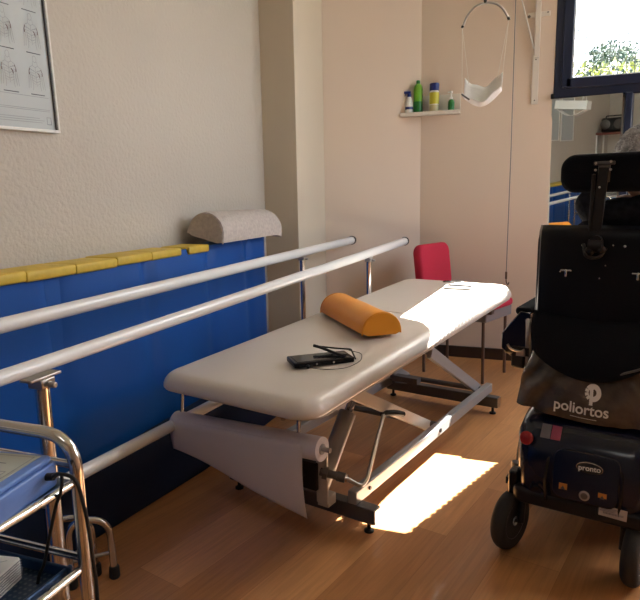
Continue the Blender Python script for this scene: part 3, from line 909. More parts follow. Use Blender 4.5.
# ================================================================== TRACTION SLING, CORD, BRACKET
def sling(ox, oy, oz, label, up=True, K=1.136):
    t = thing('traction_sling', label, 'sling', (ox, oy, oz), 0)
    t.scale = (K, K, K)
    # local origin: hook point at top of the arch
    L = Vector((-.108, 0, -.112)); Rr = Vector((.112, 0, -.088))
    pts = [(-.110, 0, -.118), (-.104, 0, -.100), (-.085, 0, -.060), (-.05, 0, -.024), (0, 0, -.010), (.05, 0, -.020), (.085, 0, -.048), (.105, 0, -.080), (.116, 0, -.100)]
    MB().tube(smooth_path(pts, 6), .0055, 10).done('hanger_bow', M['steel'], t)
    MB().cyl((0, 0, -.012), (0, 0, .014), .008, 10).done('hook', M['black'], t)
    for pa, pb in (((-.111, 0, -.116), (-.107, 0, -.106)), ((.117, 0, -.103), (.112, 0, -.09))): MB().cyl(pa, pb, .007, 8).done('bow_tip', M['black'], t)
    if up: MB().tube([(0, 0, .012), (.0, 0, (ZC-oz)/K)], .002, 6).done('suspension_cord', M['cord'], t)
    # cloth cradle
    def f(u, v):
        x = -.098+.19*u
        sag = .060*math.sin(PI*u)
        y = (v-.5)*.10
        z = -.435+.02*u-sag-.010*math.cos((v-.5)*PI)*2+.085*abs(v-.5)*2*(v > .5)+.012*math.sin(u*14+v*3)*(v-.5)
        return (x, y, z)
    o = MB().grid(f, 20, 12).done('cradle', M['cloth'], t, solid=.002)
    for (x0, z0, x1, y1, z1) in ((-.110, -.115, -.098, -.05, -.44), (-.110, -.115, -.075, .05, -.40), (.115, -.098, .092, -.05, -.425), (.115, -.098, .06, .05, -.39)):
        MB().cyl((x0, 0, z0), (x1, y1, z1), .0016, 6).done('cord', M['cord'], t)
    MB().cyl((-.100, -.052, -.445), (-.06, -.052, -.475), .004, 8).done('buckle', M['darkmetal'], t)
sling(-.393, 3.75, 2.218, 'white cloth sling on curved metal bow hanging by the small shelf')
def pulley_cord():
    t = thing('pulley_cord', 'long thin grey cord with dark hook hanging by the far end of the table', 'cord', (-.24, 3.9, 0))
    MB().tube([(0, 0, ZC), (0.004, 0, 1.4), (0, 0, .66)], .0028, 6).done('cord', M['greycord'], t)
    MB().cyl((0, 0, .62), (0, 0, .665), .007, 8).tube(smooth_path([(0, 0, .63), (.002, 0, .60), (.012, 0, .585), (.018, 0, .60)]), .0035, 8).done('hook', M['brownwood'], t)
pulley_cord()
def bracket():
    t = thing('wall_bracket', 'white painted metal wall bracket with screws, left of the window', 'bracket', (-.125, YB, 0))
    MB().box((0, -.006, 1.853), (.040, .010, .30)).done('wall_plate', M['whitepaint'], t, bevel=.003)
    MB().box((.004, -.016, 2.30), (.032, .026, .62)).done('upright', M['whitepaint'], t, bevel=.003)
    MB().box((.008, -.006, 2.243), (.135, .010, .030)).done('cross_plate', M['whitepaint'], t, bevel=.003)
    for x, z, y, r, m in ((-.0, 1.727, -.011, .0045, 'darkmetal'), (.0, 1.975, -.011, .0045, 'darkmetal'), (-.050, 2.235, -.011, .010, 'darkmetal'), (.06, 2.25, -.011, .0045, 'darkmetal')):
        MB().lathe([(r, 0), (r*.9, -.003), (r*.3, -.004), (0, -.004)], (x, y, z), 'Y', 12).done('screw', M[m], t)
    MB().tube([(-.015, -.02, 2.04), (-.098, -.03, 2.34), (-.17, -.045, 2.62)], .0045, 8).done('brace', M['white'], t)
    MB().bar((.0, -.0, 2.60), (-.1, -.45, 2.60), .03, .03).done('arm', M['whitepaint'], t, bevel=.003)
bracket()

# ================================================================== TROLLEY
def trolley():
    t = thing('instrument_trolley', 'chrome tube trolley with two shelves in the near left corner', 'trolley', (-.82, .42, 0))
    x0, x1, y0, y1 = -.22, .196, -.24, .22
    rt = .0095
    for y in (y0, y1):
        b = MB().tube(fillet([(x0, y, .05), (x0, y, .818), (x1, y, .818), (x1, y, .05)], .055, 8), rt, 14)
        b.done('end_frame', M['chrome'], t)
        for z in (.775, .628, .16): MB().cyl((x0, y, z), (x1, y, z), .006, 10).done('cross_tube', M['chrome'], t)
        for x in (x0, x1):
            q = MB().cyl((x, y, .03), (x, y, .07), .013, 12).done('castor_fork', M['black'], t)
            MB().lathe([(.0, -.009), (.024, -.009), (.026, -.005), (.026, .005), (.024, .009), (0, .009)], (x, y-.015, .026), 'X').done('castor_wheel', M['rubber'], q)
    for z, zz in ((.748, 0), (.612, 1)):
        for x in (x0+.006, x1-.004): MB().cyl((x, y0, z), (x, y1, z), .0065, 12).done('shelf_rail', M['chrome'], t)
    MB().box(((x0+x1)/2, 0, .748), (x1-x0-.02, y1-y0-.02, .004)).done('upper_shelf', M['perf'], t, smooth=False)
    MB().box(((x0+x1)/2, 0, .600), (x1-x0-.02, y1-y0-.02, .003)).done('lower_shelf', M['perf'], t, smooth=False)
    b = MB()
    b.box(((x0+x1)/2, y1-.014, .609), (x1-x0-.03, .006, .018)).box((x1-.022, 0, .609), (.006, y1-y0-.03, .016)).box((x0+.022, 0, .609), (.006, y1-y0-.03, .016))
    b.done('tray_rim', M['trayblue'], t, bevel=.002)
trolley()
def eq_box():
    t = thing('equipment_box', 'pale blue equipment box with grey printed top on the trolley', 'box', (-.770, .457, .7505), R(8))
    MB().slab(.30, .30, .036, .010, .004, n=4, en=3).done('case', M['boxblue'], t)
    MB().slab(.292, .292, .008, .010, .003, Matrix.Translation((0, 0, .0362)), n=4, en=3).done('lid', M['boxblue'], t)
    MB().box((-.004, .0, .0448), (.272, .276, .0008)).done('printed_panel', M['boxtop'], t, smooth=False)
    b = MB()
    z = .0454
    for a, c in (((.126, -.13), (.126, .132)), ((.126, .132), (-.13, .132)), ((.118, -.13), (.118, .085)), ((.118, .085), (-.13, .085))):
        b.ribbon([(a[0], a[1], z), (c[0], c[1], z)], .0010, (0, 0, 1))
    b.ribbon([(.05, .108, z), (.10, .108, z)], .0022, (0, 0, 1)); b.ribbon([(.0, .108, z), (.035, .108, z)], .0016, (0, 0, 1))
    b.done('printed_line', M['ink'], t, smooth=False)
    text('sión', .024, M['black'], t, Matrix.Translation((.072, .004, .0453)) @ Matrix.Rotation(R(0), 4, 'Z'), bold=.0004, name='lettering')
eq_box()
def notebook():
    t = thing('notebook_stack', 'thick white notebook with handwriting on the lower trolley shelf', 'notebook', (-.760, .49, .6025), R(10))
    MB().slab(.145, .20, .034, .004, .002, n=3, en=2).done('cover', M['white'], t)
    b = MB()
    for k in range(7): b.box((0, 0, .006+k*.004), (.147, .201, .0006))
    for k in range(9):
        y = .085-k*.019
        pts = [(-.06+q*.005, y+.003*math.sin(q*1.9+k), .0346) for q in range(25)]
        b.ribbon(pts, .0009, (0, 0, 1))
    for k in range(5):
        pts = [(.0741, -.09+q*.004, .006+k*.0055+.0016*math.sin(q*1.7+k*2)) for q in range(46)]
        b.ribbon(pts, .0007, (1, 0, 0)); 
        pts = [(-.06+q*.004, .1011, .006+k*.0055+.0016*math.sin(q*1.7+k*2)) for q in range(32)]
        b.ribbon(pts, .0007, (0, 1, 0))
    b.done('handwriting', M['ink'], t, smooth=False)
notebook()
def cables():
    t = thing('equipment_cable', 'black cable pair hanging off the trolley beside the pale blue box', 'cable', (-.63, .60, .76))
    MB().tube(smooth_path([(.0, .0, .014), (.016, -.002, .022), (.041, .0, .016), (.052, .0, -.02), (.057, .0, -.055), (.060, .0, -.11), (.061, .0, -.16), (.06, -.01, -.40), (.05, -.06, -.70), (.0, -.1, -.755)]), .0026, 8).done('cable', M['black'], t)
    MB().tube(smooth_path([(.0, .004, .012), (.014, .002, .020), (.018, .0, .012), (.012, .0, -.01), (.0, .0, -.035), (-.028, .0, -.118), (-.050, .0, -.187), (-.06, .01, -.45), (-.1, .05, -.74)]), .0024, 8).done('cable', M['black'], t)
    MB().cyl((-.03, -.004, .010), (.002, .002, .014), .0055, 10).done('plug', M['black'], t)
cables()

# ================================================================== WHEELCHAIR
WY = R(-12.7)
WL = (.095, 1.884, 0)
def wheel(t, x, y, r, wd, name='castor', yaw=0.):
    w_ = MB(); prof = []
    for k in range(11):
        a = PI*k/10; prof.append((r-wd*.45+wd*.45*math.sin(a), -wd/2*math.cos(a)))
    w_.lathe([(r*.58, -wd*.36)]+prof+[(r*.58, wd*.36)], (x, y, r), 'X', 40)
    w_ = w_.done(name+'_tyre', M['rubber'], t)
    if name == 'castor':
        h = MB().lathe([(.0, -wd*.30), (.014, -wd*.42), (.018, -wd*.2), (r*.5, -wd*.16), (r*.60, -wd*.38), (r*.60, wd*.38), (r*.5, wd*.16), (.018, wd*.2), (.014, wd*.42), (0, wd*.30)], (x, y, r), 'X', 28)
    else:
        h = MB().lathe([(.0, -wd*.30), (.03, -wd*.4), (r*.55, -wd*.30), (r*.60, -wd*.38), (r*.60, wd*.38), (0, wd*.3)], (x, y, r), 'X', 28)
    h.done('hub', M['greymetal'], w_)
    for k in range(5):
        a = 2*PI*k/5
        MB().bar((x, y+.016*math.cos(a), r+.016*math.sin(a)), (x, y+r*.56*math.cos(a), r+r*.56*math.sin(a)), .016, .012, up=(1, 0, 0)).done('spoke', M['steel'], w_, bevel=.002)
    if yaw:
        w_.matrix_basis = Matrix.Translation((x, y, 0)) @ Matrix.Rotation(yaw, 4, 'Z') @ Matrix.Translation((-x, -y, 0))
    return w_
def wheelchair():
    t = thing('electric_wheelchair', 'black electric wheelchair seen from behind with tall headrest', 'wheelchair', WL, WY)
    C = .028
    # castors with forks
    for x in (-.180, .186):
        wheel(t, x, .0, .098, .050, yaw=R(-13) if x < 0 else R(-6))
        s = 1 if x < 0 else -1
        q = MB().tube(fillet([(x+s*.034, .0, .098), (x+s*.034, .015, .19), (x+s*.0, .05, .215), (x+s*.0, .05, .235)], .03), .011, 10)
        q.cyl((x-.03, 0, .098), (x+s*.038, 0, .098), .006, 10).box((x+s*.002, .045, .222), (.05, .06, .022))
        q.done('castor_fork', M['black'], t)
        MB().cyl((x, .055, .215), (x, .055, .275), .016, 14).done('fork_bearing', M['darkmetal'], t)
    for x in (-.215, .27):
        wheel(t, x, .42, .155, .06, 'drive_wheel')
        wheel(t, x*.9, .80, .07, .035, 'front_castor')
    # base shroud, lofted
    secs = [(-.045, .225, .345, .150), (-.03, .20, .395, .172), (.02, .185, .445, .195), (.12, .165, .465, .200), (.35, .16, .47, .190), (.62, .14, .42, .17), (.70, .16, .36, .13)]
    b = MB(); rings = []
    for y, z0, z1, hw in secs:
        rings.append([b.b.verts.new((C+x, y, (z0+z1)/2+z)) for x, z in rrect(hw*2, z1-z0, .05, 5)])
    for A, B in zip(rings, rings[1:]):
        for k in range(len(A)): b.b.faces.new((A[k], A[(k+1) % len(A)], B[(k+1) % len(A)], B[k]))
    b.b.faces.new(rings[0][::-1]); b.b.faces.new(rings[-1])
    b.done('base_shroud', M['bluebody'], t, angle=50)
    # raised centre hatch at the back
    m = Matrix.Translation((C+.012, -.040, .205)) @ Matrix.Rotation(R(84), 4, 'X')
    q = MB(); q.slab(.185, .15, .016, .03, .006, Matrix.Translation((C+.018, -.036, .315)) @ Matrix.Rotation(R(80), 4, 'X'), crown=.002)
    hatch = q.done('rear_hatch', M['bluebody'], t)
    for s in (-1, 1):
        MB().tube(smooth_path([(C+.012+s*.085, .03, .405), (C+.012+s*.098, -.03, .365), (C+.012+s*.104, -.058, .30), (C+.012+s*.100, -.056, .225)]), .005, 8).done('body_rib', M['blackgloss'], t)
    q = MB(); q.tube(smooth_path([(C-.09, -.055, .24), (C-.115, -.058, .262), (C-.13, -.055, .250), (C-.135, -.05, .262)]), .004, 8)
    q.done('body_rib', M['blackgloss'], t)
    # rear bumper
    b = MB(); b.slab(.39, .075, .05, .03, .014, Matrix.Translation((C, -.012, .188)))
    b.done('rear_bumper', M['black'], t)
    for s in (-1, 1):
        MB().slab(.03, .05, .075, .01, .006, Matrix.Translation((C+s*.198, .0, .20))).done('side_bumper', M['blackgloss'], t)
    MB().box((C-.2015-.012, .0, .215), (.006, .03, .035)).done('side_marker', M['sticker_o'], t, bevel=.002)
    # badges and stickers on the back
    def disc(x, y, z, r, m, name, nrm=(0, -1, .12), sx=1., sz=1., th=.004, par=None):
        n_ = Vector(nrm).normalized(); rot = n_.to_track_quat('Z', 'Y').to_matrix().to_4x4()
        b = MB(); b.lathe([(r, 0), (r, th*.6), (r*.8, th), (0, th)], n=28)
        bmesh.ops.transform(b.b, matrix=Matrix.Translation((x, y, z)) @ rot @ Matrix.Diagonal((sx, sz, 1, 1)), verts=b.b.verts)
        return b.done(name, m, par or t)
    disc(-.128, -.037, .402, .021, M['redlens'], 'red_reflector', (-.25, -1, .35), th=.008)
    disc(.205, -.037, .402, .021, M['redlens'], 'red_reflector', (.25, -1, .35), th=.008)
    F = Matrix.Rotation(R(84), 4, 'X')
    o = disc(C+.030, -.0565, .356, .034, M['black'], 'oval_badge', (0, -1, .2), sx=1.05, sz=.52, th=.003)
    b = MB(); b.tube([(C+.03+.0355*math.cos(a), -.0600-.0035*math.sin(a), .356+.0178*math.sin(a)) for a in [2*PI*k/28 for k in range(28)]], .0010, 6, closed=True); b.done('badge_rim', M['chrome'], o)
    text('pronto', .0215, M['white'], o, Matrix.Translation((C+.03, -.0625, .3555)) @ Matrix.Rotation(R(-3), 4, 'Y') @ Matrix.Rotation(R(80), 4, 'X'), bold=.0004)
    disc(C+.020, -.060, .268, .015, M['greymetal'], 'round_emblem', (0, -1, .1), th=.003)
    disc(C+.020, -.0628, .268, .0095, M['darkmetal'], 'emblem_centre', (0, -1, .1), th=.002)
    for x in (-.038, .070):
        o = MB().box((C+x-.002, -.060, .280 if x < 0 else .276), (.023, .002, .023)).done('warning_sticker', M['sticker_o'], t, smooth=False)
        zc = .280 if x < 0 else .276
        MB().prism([(C+x-.009, -.0616, zc-.006), (C+x+.005, -.0616, zc-.006), (C+x-.002, -.0616, zc+.006)], (0, -.0004, 0)).done('warning_sign', M['darkmetal'], o, smooth=False)
    o = MB().box((C+.098, -.060, .236), (.074, .002, .032), Matrix.Rotation(R(2), 3, 'Y')).done('serial_label', M['sticker_w'], t, smooth=False)
    b = MB()
    for k in range(20): b.box((C+.074+k*.0027, -.0615, .232), (.0012 if k % 3 else .0018, .0006, .006))
    for k in range(3): b.box((C+.091-.004*k, -.0615, .246-k*.004), (.04, .0006, .0012))
    b.done('barcode', M['ink'], o, smooth=False)
    for dx, mm, nm in ((0, 'sticker_g', 'grey_sticker'), (.030, 'sticker_p', 'pink_sticker')):
        MB().box((-.078+dx, -.010+dx*.02, .4255-dx*.02), (.028, .045, .002), Matrix.Rotation(R(50), 3, 'X') @ Matrix.Rotation(R(0), 3, 'Z')).done(nm, M[mm], t, smooth=False)
    # seat, seat post and cushion
    MB().box((C, .38, .475), (.38, .38, .03)).cyl((C, .35, .40), (C, .35, .48), .04, 16).done('seat_frame', M['darkmetal'], t, bevel=.004)
    MB().slab(.40, .42, .06, .05, .02, Matrix.Translation((C, .40, .49)), crown=.006).done('seat_cushion', M['blackfab'], t)
    # backrest shell: concave panel
    def f(u, v):
        x = (u-.5)*.392; z = .62+v*.42
        rc = .03
        y = .155+.05*(v)*.4 - .040*(1-(abs(u-.5)*2)**4)*.35
        edge = min(1, (min(u, 1-u)/.05)); 
        return (C+x, y+.03*(1-edge)**2+ (.02*max(0, v-.95)/.05), z)
    b = MB(); b.grid(f, 30, 22); b.done('back_shell', M['shell'], t, solid=.014)
    b = MB().tube(fillet([(C-.19, .175, .62), (C-.193, .195, 1.032), (C+.193, .195, 1.032), (C+.19, .175, .62)], .045, 8), .010, 12)
    b.done('shell_edge', M['black'], t)
    MB().slab(.36, .40, .06, .06, .025, Matrix.Translation((C, .195, .83)) @ Matrix.Rotation(R(90), 4, 'X') @ Matrix.Translation((0, 0, -.065))).done('back_cushion', M['blackfab'], t)
    # hardware on the shell
    b = MB()
    for x, z, r in ((-.058, .985, .0045), (.060, .985, .005), (-.032, .975, .003), (.01, .925, .003), (-.005, .885, .003), (.028, .987, .003), (-.12, .90, .0025)):
        b.lathe([(r, .0), (r*.8, -.003), (0, -.0035)], (C+x, .147, z), 'Y', 12)
    b.done('rivet', M['chrome'], t)
    for x in (-.102, .10):
        q = MB().box((C+x, .143, .905), (.034, .008, .006)).box((C+x, .141, .897), (.007, .007, .024)).done('back_latch', M['chrome'], t, bevel=.002)
    # headrest: pad, bracket, stem, joint
    HC = .035
    b = MB(); b.slab(.305, .118, .055, .045, .022, Matrix.Translation((HC, .245, 1.204)) @ Matrix.Rotation(R(90), 4, 'X'), crown=.004, n=8)
    hp = b.done('headrest_pad', M['blackfab'], t, angle=80)
    b = MB(); b.box((HC-.022, .185, 1.205), (.034, .008, .060)).box((HC-.022, .182, 1.232), (.060, .008, .012))
    hb = b.done('headrest_bracket', M['darkmetal'], t, bevel=.003)
    for x, z in ((-.045, 1.232), (-.003, 1.236), (-.045, 1.212), (-.003, 1.212)):
        MB().lathe([(.0045, 0), (.004, -.004), (0, -.004)], (HC+x, .178, z), 'Y', 12).done('screw', M['chrome'], hb)
    MB().bar((HC-.022, .178, 1.22), (HC-.034, .165, 1.00), .030, .012, up=(0, 1, 0)).bar((HC-.048, .170, 1.20), (HC-.050, .165, 1.02), .010, .014, up=(0, 1, 0)).done('headrest_stem', M['black'], t, bevel=.003)
    b = MB().cyl((HC-.045, .125, .985), (HC-.005, .125, .985), .020, 16).cyl((HC-.025, .12, 1.00), (HC-.025, .15, 1.00), .017, 14).sphere((HC-.04, .118, .97), .014).sphere((HC-.008, .118, .975), .013)
    b.tube(smooth_path([(HC-.06, .13, .99), (HC-.045, .105, .955), (HC-.01, .105, .955), (HC+.005, .125, .98)]), .005, 8)
    b.done('headrest_joint', M['black'], t)
    MB().lathe([(.004, 0), (.0035, -.004), (0, -.004)], (HC-.028, .160, 1.16), 'Y', 12).done('screw', M['chrome'], t)
    # armrests and their posts
    for s in (-1, 1):
        X = C+s*.265
        MB().slab(.055, .30, .028, .02, .012, Matrix.Translation((X, .42, .722))).done('armrest', M['blackfab'], t)
        b = MB(); b.prism([(C+s*.235, .26, .735), (C+s*.27, .26, .740), (C+s*.332, .26, .655), (C+s*.332, .26, .60), (C+s*.30, .26, .575), (C+s*.235, .26, .59)], (0, .24, -.01)).done('side_panel', M['bluebody'], t, bevel=.004)
        MB().tube(fillet([(X-s*.03, .26, .48), (X-s*.03, .245, .70), (X-s*.01, .30, .725)], .03), .010, 10).done('arm_post', M['steel'], t)
        b = MB().slab(.05, .05, .075, .012, .01, Matrix.Translation((X+s*.005, .275, .535))).cyl((X+s*.02, .25, .60), (X+s*.045, .25, .60), .014, 12).box((X-s*.005, .25, .60), (.06, .02, .03))
        b.done('arm_joint', M['black'], t)
        b = MB().tube(smooth_path([(X+s*.035, .225, .625), (X+s*.02, .222, .610), (X-s*.01, .222, .605), (X-s*.025, .224, .612)]), .0045, 8).box((X-s*.012, .222, .598), (.03, .006, .018))
        b.done('arm_latch', M['steel'], t)
        b = MB().tube(fillet([(X-s*.02, .30, .47), (X-s*.02, .30, .40), (C+s*.16, .30, .38)], .03), .010, 10); b.done('arm_bracket', M['steel'], t)
    # leg supports and foot plate
    for s in (-1, 1):
        MB().tube(fillet([(C+s*.10, .60, .46), (C+s*.10, .74, .42), (C+s*.10, .80, .14)], .06), .012, 10).done('legrest', M['darkmetal'], t)
    MB().slab(.34, .18, .014, .03, .005, Matrix.Translation((C, .88, .115))).done('footplate', M['black'], t)
    # joystick pod on the right arm
    q = MB().slab(.06, .09, .035, .015, .01, Matrix.Translation((C+.265, .62, .735))).done('control_pod', M['black'], t)
    MB().cyl((C+.265, .63, .77), (C+.265, .635, .80), .005, 10).sphere((C+.265, .636, .807), .013).done('joystick', M['rubber'], q)
    # fabric pouch hanging across the lower back
    def f(u, v):
        x = (u-.5)*.385*(1-.16*v*v)
        zt = .77-.02*math.sin(u*PI); zb = .668-.080*math.sin(u*PI)**.7
        z = zt+(zb-zt)*v
        y = .142-.115*v**.8-.012*math.sin(PI*v)**.8*(math.sin(PI*u)**.5)-.004*math.sin(u*22+v*4)*math.sin(PI*v)
        return (C+x, y, z)
    MB().grid(f, 36, 16).done('back_pouch', M['blackfab'], t, solid=.006)
    return t
wheelchair()

def bag():
    t = thing('vinyl_bag', 'shiny black bag with white printed name hung behind the wheelchair seat', 'bag', WL, WY)
    C = .028
    def surf(u, v, off=0.):
        # u across, v from top to bottom
        x = (u-.5)*(.335+.085*math.sin(PI/2*min(1, v*1.1))**1.2)
        z = .685-.200*v-.022*math.sin(PI*u)*v-.012*(u-.2)*v
        bulge = .026*math.sin(PI*(.08+.86*v))**.7*(max(0, math.sin(PI*u))**.45)
        e_ = min(1, abs(u-.5)*2)
        wr = .010*math.sin(34*u+9*v*(1 if u < .5 else -1)+3*noise.noise(Vector((u*3, v*2, 5))))*e_**1.6*min(1, v*2.2) + noise.noise(Vector((u*11, v*5, 1.7)))*.010*e_
        y = .098-.065*v-bulge*1.15+wr
        return Vector((C+x, y-off, z))
    b = MB(); b.grid(lambda u, v: surf(u, v), 110, 40)
    b.grid(lambda u, v: Vector((surf(u, v).x, .125-.05*v, surf(u, v).z)), 20, 10)
    # close the sides and the foot
    b.grid(lambda u, v: surf(0, u).lerp(Vector((surf(0, u).x, .125-.05*u, surf(0, u).z)), v), 20, 4)
    b.grid(lambda u, v: surf(1, u).lerp(Vector((surf(1, u).x, .125-.05*u, surf(1, u).z)), v), 20, 4)
    b.grid(lambda u, v: surf(u, 1).lerp(Vector((surf(u, 1).x, .075, surf(u, 1).z)), v), 40, 4)
    o = b.done('bag_body', M['bagvinyl'], t)
    # straps
    MB().tube(smooth_path([(C+.19, .09, .70), (C+.15, .035, .655), (C+.09, .03, .625), (C+.07, .045, .60)]), .0035, 8).done('strap', M['darkmetal'], t)
    # lettering wrapped on the front of the bag
    def place(u, v): return surf(u, v, .002)
    word = 'poliortos'
    us = .345; 
    adv = {'p': .047, 'o': .049, 'l': .024, 'i': .022, 'r': .034, 't': .030, 's': .040}
    def wrapped(body, size, centre_u, centre_v, ext, nm, sx=1., bold=.0):
        cu = bpy.data.curves.new('t', 'FONT'); cu.body = body; cu.size = size; cu.extrude = ext; cu.align_x = 'CENTER'; cu.align_y = 'CENTER'; cu.offset = bold
        tt = bpy.data.objects.new('t', cu); COL.objects.link(tt)
        me = bpy.data.meshes.new_from_object(tt.evaluated_get(bpy.context.evaluated_depsgraph_get()))
        bpy.data.objects.remove(tt)
        for vt in me.vertices:
            x, y, z = vt.co
            P = place(centre_u+x*sx/.43, centre_v-y/.205)
            # keep the letters readable: take y (depth) from the surface, smooth out wrinkles
            vt.co = Vector((P.x, P.y-z-.001, P.z))
        me.materials.clear(); me.materials.append(M['white'])
        ob = bpy.data.objects.new(nm, me); COL.objects.link(ob); ob.parent = o
        return ob
    wrapped(word, .042, .460, .815, .0006, 'lettering', 1.03, .0006)
    wrapped('-----------------', .014, .48, .925, .0004, 'lettering_small', 1.0)
    # round emblem: open ring whose stem drops like a P, with short rays on the left
    b = MB()
    def pt(x, z): 
        P = place(.535+x/.43, .572-z/.205); return Vector((P.x, P.y-.001, P.z))
    def poly(pts): b.b.faces.new([b.b.verts.new(pt(x, z)) for x, z in pts])
    N = 18
    for k in range(N):
        a0 = R(150)-R(260)*k/N; a1 = R(150)-R(260)*(k+1)/N
        ri, ro = .010, .024
        poly([(ri*math.cos(a0), ri*math.sin(a0)), (ro*math.cos(a0), ro*math.sin(a0)), (ro*math.cos(a1), ro*math.sin(a1)), (ri*math.cos(a1), ri*math.sin(a1))])
    for k in range(8):
        z0 = -.034+k*.006; poly([(-.010, z0), (.001, z0), (.000, z0+.006), (-.009, z0+.006)])
    for a in (165, 195, 225):
        c_, s_ = math.cos(R(a)), math.sin(R(a)); q = (-s_*.004, c_*.004)
        poly([(c_*.013+q[0], s_*.013+q[1]), (c_*.024+q[0], s_*.024+q[1]), (c_*.024-q[0], s_*.024-q[1]), (c_*.013-q[0], s_*.013-q[1])])
    b.done('emblem', M['white'], o, smooth=False)
bag()

# ================================================================== PERSON
def skin_mesh(name, verts, edges, m, parent, root=0, sub=2):
    me = bpy.data.meshes.new(name)
    me.from_pydata([v[0] for v in verts], edges, [])
    o = bpy.data.objects.new(name, me); COL.objects.link(o); me.materials.append(m)
    sk_ = o.modifiers.new('skin', 'SKIN'); sk_.use_smooth_shade = True
    for i, v in enumerate(verts):
        r = v[1]; r = (r, r) if not isinstance(r, tuple) else r
        me.skin_vertices[0].data[i].radius = r
        me.skin_vertices[0].data[i].use_root = (i == root)
    q = o.modifiers.new('sub', 'SUBSURF'); q.levels = sub; q.render_levels = sub
    o.parent = parent
    return o
def person():
    t = thing('person', 'grey haired person in charcoal jacket seated in the wheelchair, back turned', 'person', WL, WY)
    cx = .055
    V = []; E = []
    def add(p, r, par=None):
        V.append((Vector(p), r)); i = len(V)-1
        if par is not None: E.append((par, i))
        return i
    pel = add((cx, .42, .60), (.13, .10))
    ab = add((cx, .38, .74), (.12, .09), pel)
    ch = add((cx, .345, .90), (.135, .095), ab)
    up = add((cx, .335, .99), (.10, .08), ch)
    nk = add((cx, .345, 1.07), .048, up)
    nk2 = add((cx, .365, 1.14), .046, nk)
    for s in (-1, 1):
        sh = add((cx+s*.122, .34, .96), .052, up)
        el = add((cx+s*.20, .38, .78), .042, sh)
        wr = add((cx+s*.205, .56, .775), .026, el)
        pa = add((cx+s*.205, .61, .775), (.034, .018), wr)
        for k, (dx, L) in enumerate(((-.028, .058), (-.010, .066), (.009, .062), (.026, .050))):
            a = add((cx+s*.205+dx*.9, .640, .776), .0095, pa)
            b_ = add((cx+s*.205+dx, .640+L*.55, .778), .0088, a)
            add((cx+s*.205+dx, .640+L, .765), .0078, b_)
        th = add((cx+s*.205-s*.034, .600, .774), .0105, pa)
        add((cx+s*.205-s*.050, .632, .770), .0090, th)
        hp = add((cx+s*.085, .45, .58), .085, pel)
        kn = add((cx+s*.09, .80, .58), .060, hp)
        an = add((cx+s*.09, .845, .20), .038, kn)
        add((cx+s*.09, .93, .15), .034, an)
    o = skin_mesh('body', V, E, M['skin'], t)
    # head
    b = MB(); q = bmesh.ops.create_uvsphere(b.b, u_segments=32, v_segments=24, radius=1)
    for v in b.b.verts:
        x, y, z = v.co
        sx, sy, sz = .070, .086, .108
        if z < 0: sx *= 1-.28*(-z)**1.5; sy *= 1-.16*(-z)
        P = Vector((x*sx, y*sy, z*sz))
        if y > .3:
            g = math.exp(-((x)/.18)**2)
            P.y += .022*g*math.exp(-((z+.18)/.16)**2)
            P.y += .006*math.exp(-((x)/.3)**2)*math.exp(-((z+.52)/.10)**2)
            P.y -= .010*(math.exp(-((abs(x)-.38)/.17)**2))*math.exp(-((z-.02)/.14)**2)
            P.y += .008*g*math.exp(-((z+.85)/.2)**2)
        v.co = P
    HC_ = Vector((cx+.035, .375, 1.232))
    bmesh.ops.translate(b.b, verts=b.b.verts, vec=HC_)
    for s in (-1, 1): b.sphere(HC_+Vector((s*.072, -.005, -.01)), .026, (.35, .7, 1.1), 12, 8)
    b.done('head', M['skin'], t)
    for s in (-1, 1):
        MB().sphere(HC_+Vector((s*.028, .068, .004)), .012, u=12, v=8).done('eye', M['eye'], t)
    MB().sphere(HC_+Vector((0, .078, -.055)), .012, (1.7, .5, .35)).done('mouth', mat('lips', (.36, .13, .11), .5), t)
    # hair: cap plus tufts
    b = MB(); bmesh.ops.create_icosphere(b.b, subdivisions=5, radius=1)
    kill = []
    for v in b.b.verts:
        x, y, z = v.co
        if z < -.45 or (y > .45 and z < .45): kill.append(v); continue
        n_ = noise.noise(v.co*5)*.10+noise.noise(v.co*14)*.08
        k = 1.09+n_*.7
        v.co = Vector((x*.073*k, y*.088*k, z*.108*k))
    bmesh.ops.delete(b.b, geom=kill, context='VERTS')
    for i in range(1500):
        d = Vector((random.gauss(0, 1), random.gauss(0, 1)-.2, random.gauss(.3, 1))).normalized()
        if d.z < -.35 or (d.y > .5 and d.z < .5): continue
        p = Vector((d.x*.077, d.y*.093, d.z*.113)); tn = d.cross(Vector((random.gauss(0, 1), random.gauss(0, 1), random.gauss(0, 1)))).normalized()
        L = random.uniform(.010, .020); w_ = tn.cross(d)*.0012
        q0, q1, q2 = p, p+tn*L*.5+d*.007, p+tn*L+d*.004
        vs = [b.b.verts.new(c_) for c_ in (q0-w_, q0+w_, q1+w_, q1-w_)]; b.b.faces.new(vs)
        b.b.faces.new([vs[3], vs[2], b.b.verts.new(q2)])
    bmesh.ops.translate(b.b, verts=b.b.verts, vec=HC_+Vector((0, -.006, .004)))
    b.done('hair', M['hair'], t)
    # jacket
    V = []; E = []
    pel = add((cx, .42, .62), (.15, .115)); ab = add((cx, .38, .75), (.145, .11), pel); ch = add((cx, .340, .90), (.160, .115), ab); up = add((cx, .325, 1.0), (.12, .085), ch)
    cl_ = add((cx, .33, 1.075), (.085, .070), up); add((cx, .35, 1.125), (.072, .068), cl_)
    for s in (-1, 1):
        sh = add((cx+s*.130, .33, .965), .066, up); el = add((cx+s*.205, .38, .79), .055, sh); add((cx+s*.207, .545, .777), .040, el)
    skin_mesh('jacket', V, E, M['jacket'], t)
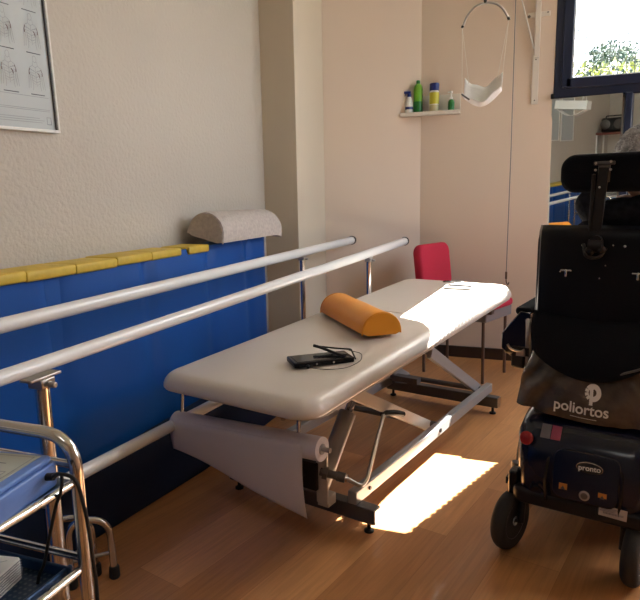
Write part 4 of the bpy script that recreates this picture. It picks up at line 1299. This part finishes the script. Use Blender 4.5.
    # thick hood lying bunched at the nape
    def f(u, v):
        a = PI*(1.05+.9*u) if False else PI*(.98+1.04*u)
        rr = .090+.006*math.sin(u*17)+.030*math.sin(PI*v)
        c_ = Vector((cx+.022+.055*(u-.5)+math.cos(a)*rr*1.08, .335+math.sin(a)*rr*.75, 1.055+.095*v+.018*math.sin(u*9+1)*v-.02*(1-abs(u-.5))))
        return c_+Vector((0, 0, noise.noise(Vector((u*6, v*4, 0)))*.018))
    MB().grid(f, 48, 14).done('hood', M['jacket'], t, solid=.022, sub=1)
    V = []; E = []
    pel = add((cx, .43, .60), (.145, .105))
    for s in (-1, 1):
        hp = add((cx+s*.088, .47, .585), .092, pel); kn = add((cx+s*.092, .80, .585), .070, hp); add((cx+s*.092, .835, .22), .052, kn)
    skin_mesh('trousers', V, E, M['trousers'], t)
    for s in (-1, 1):
        b = MB(); b.slab(.085, .25, .075, .04, .03, Matrix.Translation((cx+s*.09, .90, .130)), n=6); b.done('shoe', M['black'], t)
person()

# ================================================================== THINGS SEEN ONLY IN THE MIRROR
def stand():
    t = thing('side_table', 'tall white legged side table with red brown top, reflected in the mirror', 'table', (-1.36, -2.30, 0))
    MB().box((0, 0, 1.575), (.62, .42, .035)).done('tabletop', M['redwood'], t, bevel=.004)
    for x in (-.28, .28):
        for y in (-.18, .18): MB().cyl((x, y, 0), (x, y, 1.558), .014, 10).done('leg', M['white'], t)
    MB().box((0, 0, .6), (.56, .36, .02)).done('shelf', M['white'], t, bevel=.003)
    r_ = thing('radio', 'black portable radio standing on the red brown side table in the reflection', 'radio', (-1.44, -2.28, 1.5935))
    MB().slab(.34, .20, .22, .05, .03).done('case', M['black'], r_)
    for x in (-.10, .10): MB().lathe([(.06, 0), (.075, .006), (.06, .012), (0, .012)], (x, .10, .12), 'Y').done('speaker', M['darkmetal'], r_)
    MB().tube(fillet([(-.12, 0, .21), (-.12, 0, .25), (.12, 0, .25), (.12, 0, .21)], .02), .009, 8).done('handle', M['black'], r_)
stand()

def pendant():
    t = thing('pendant_lamp', 'white hanging lamp with rounded bowl, seen only in the mirror', 'lamp', (-.985, 1.0, 1.855), 0)
    t.rotation_euler = (0, R(6), 0)
    MB().box((0, 0, .015), (.355, .16, .095)).done('shade', M['white'], t, bevel=.006)
    b = MB(); b.grid(lambda u, v: (-.15+.30*u, (v-.5)*.15, -.035-.065*math.sin(PI*u)), 20, 6)
    b.done('bowl', M['white'], t, solid=.004)
    for x in (.10, .14): MB().cyl((x, 0, .06), (x*.8-.10, 0, 2.0), .003, 6).done('suspension_wire', M['white'], t)
pendant()
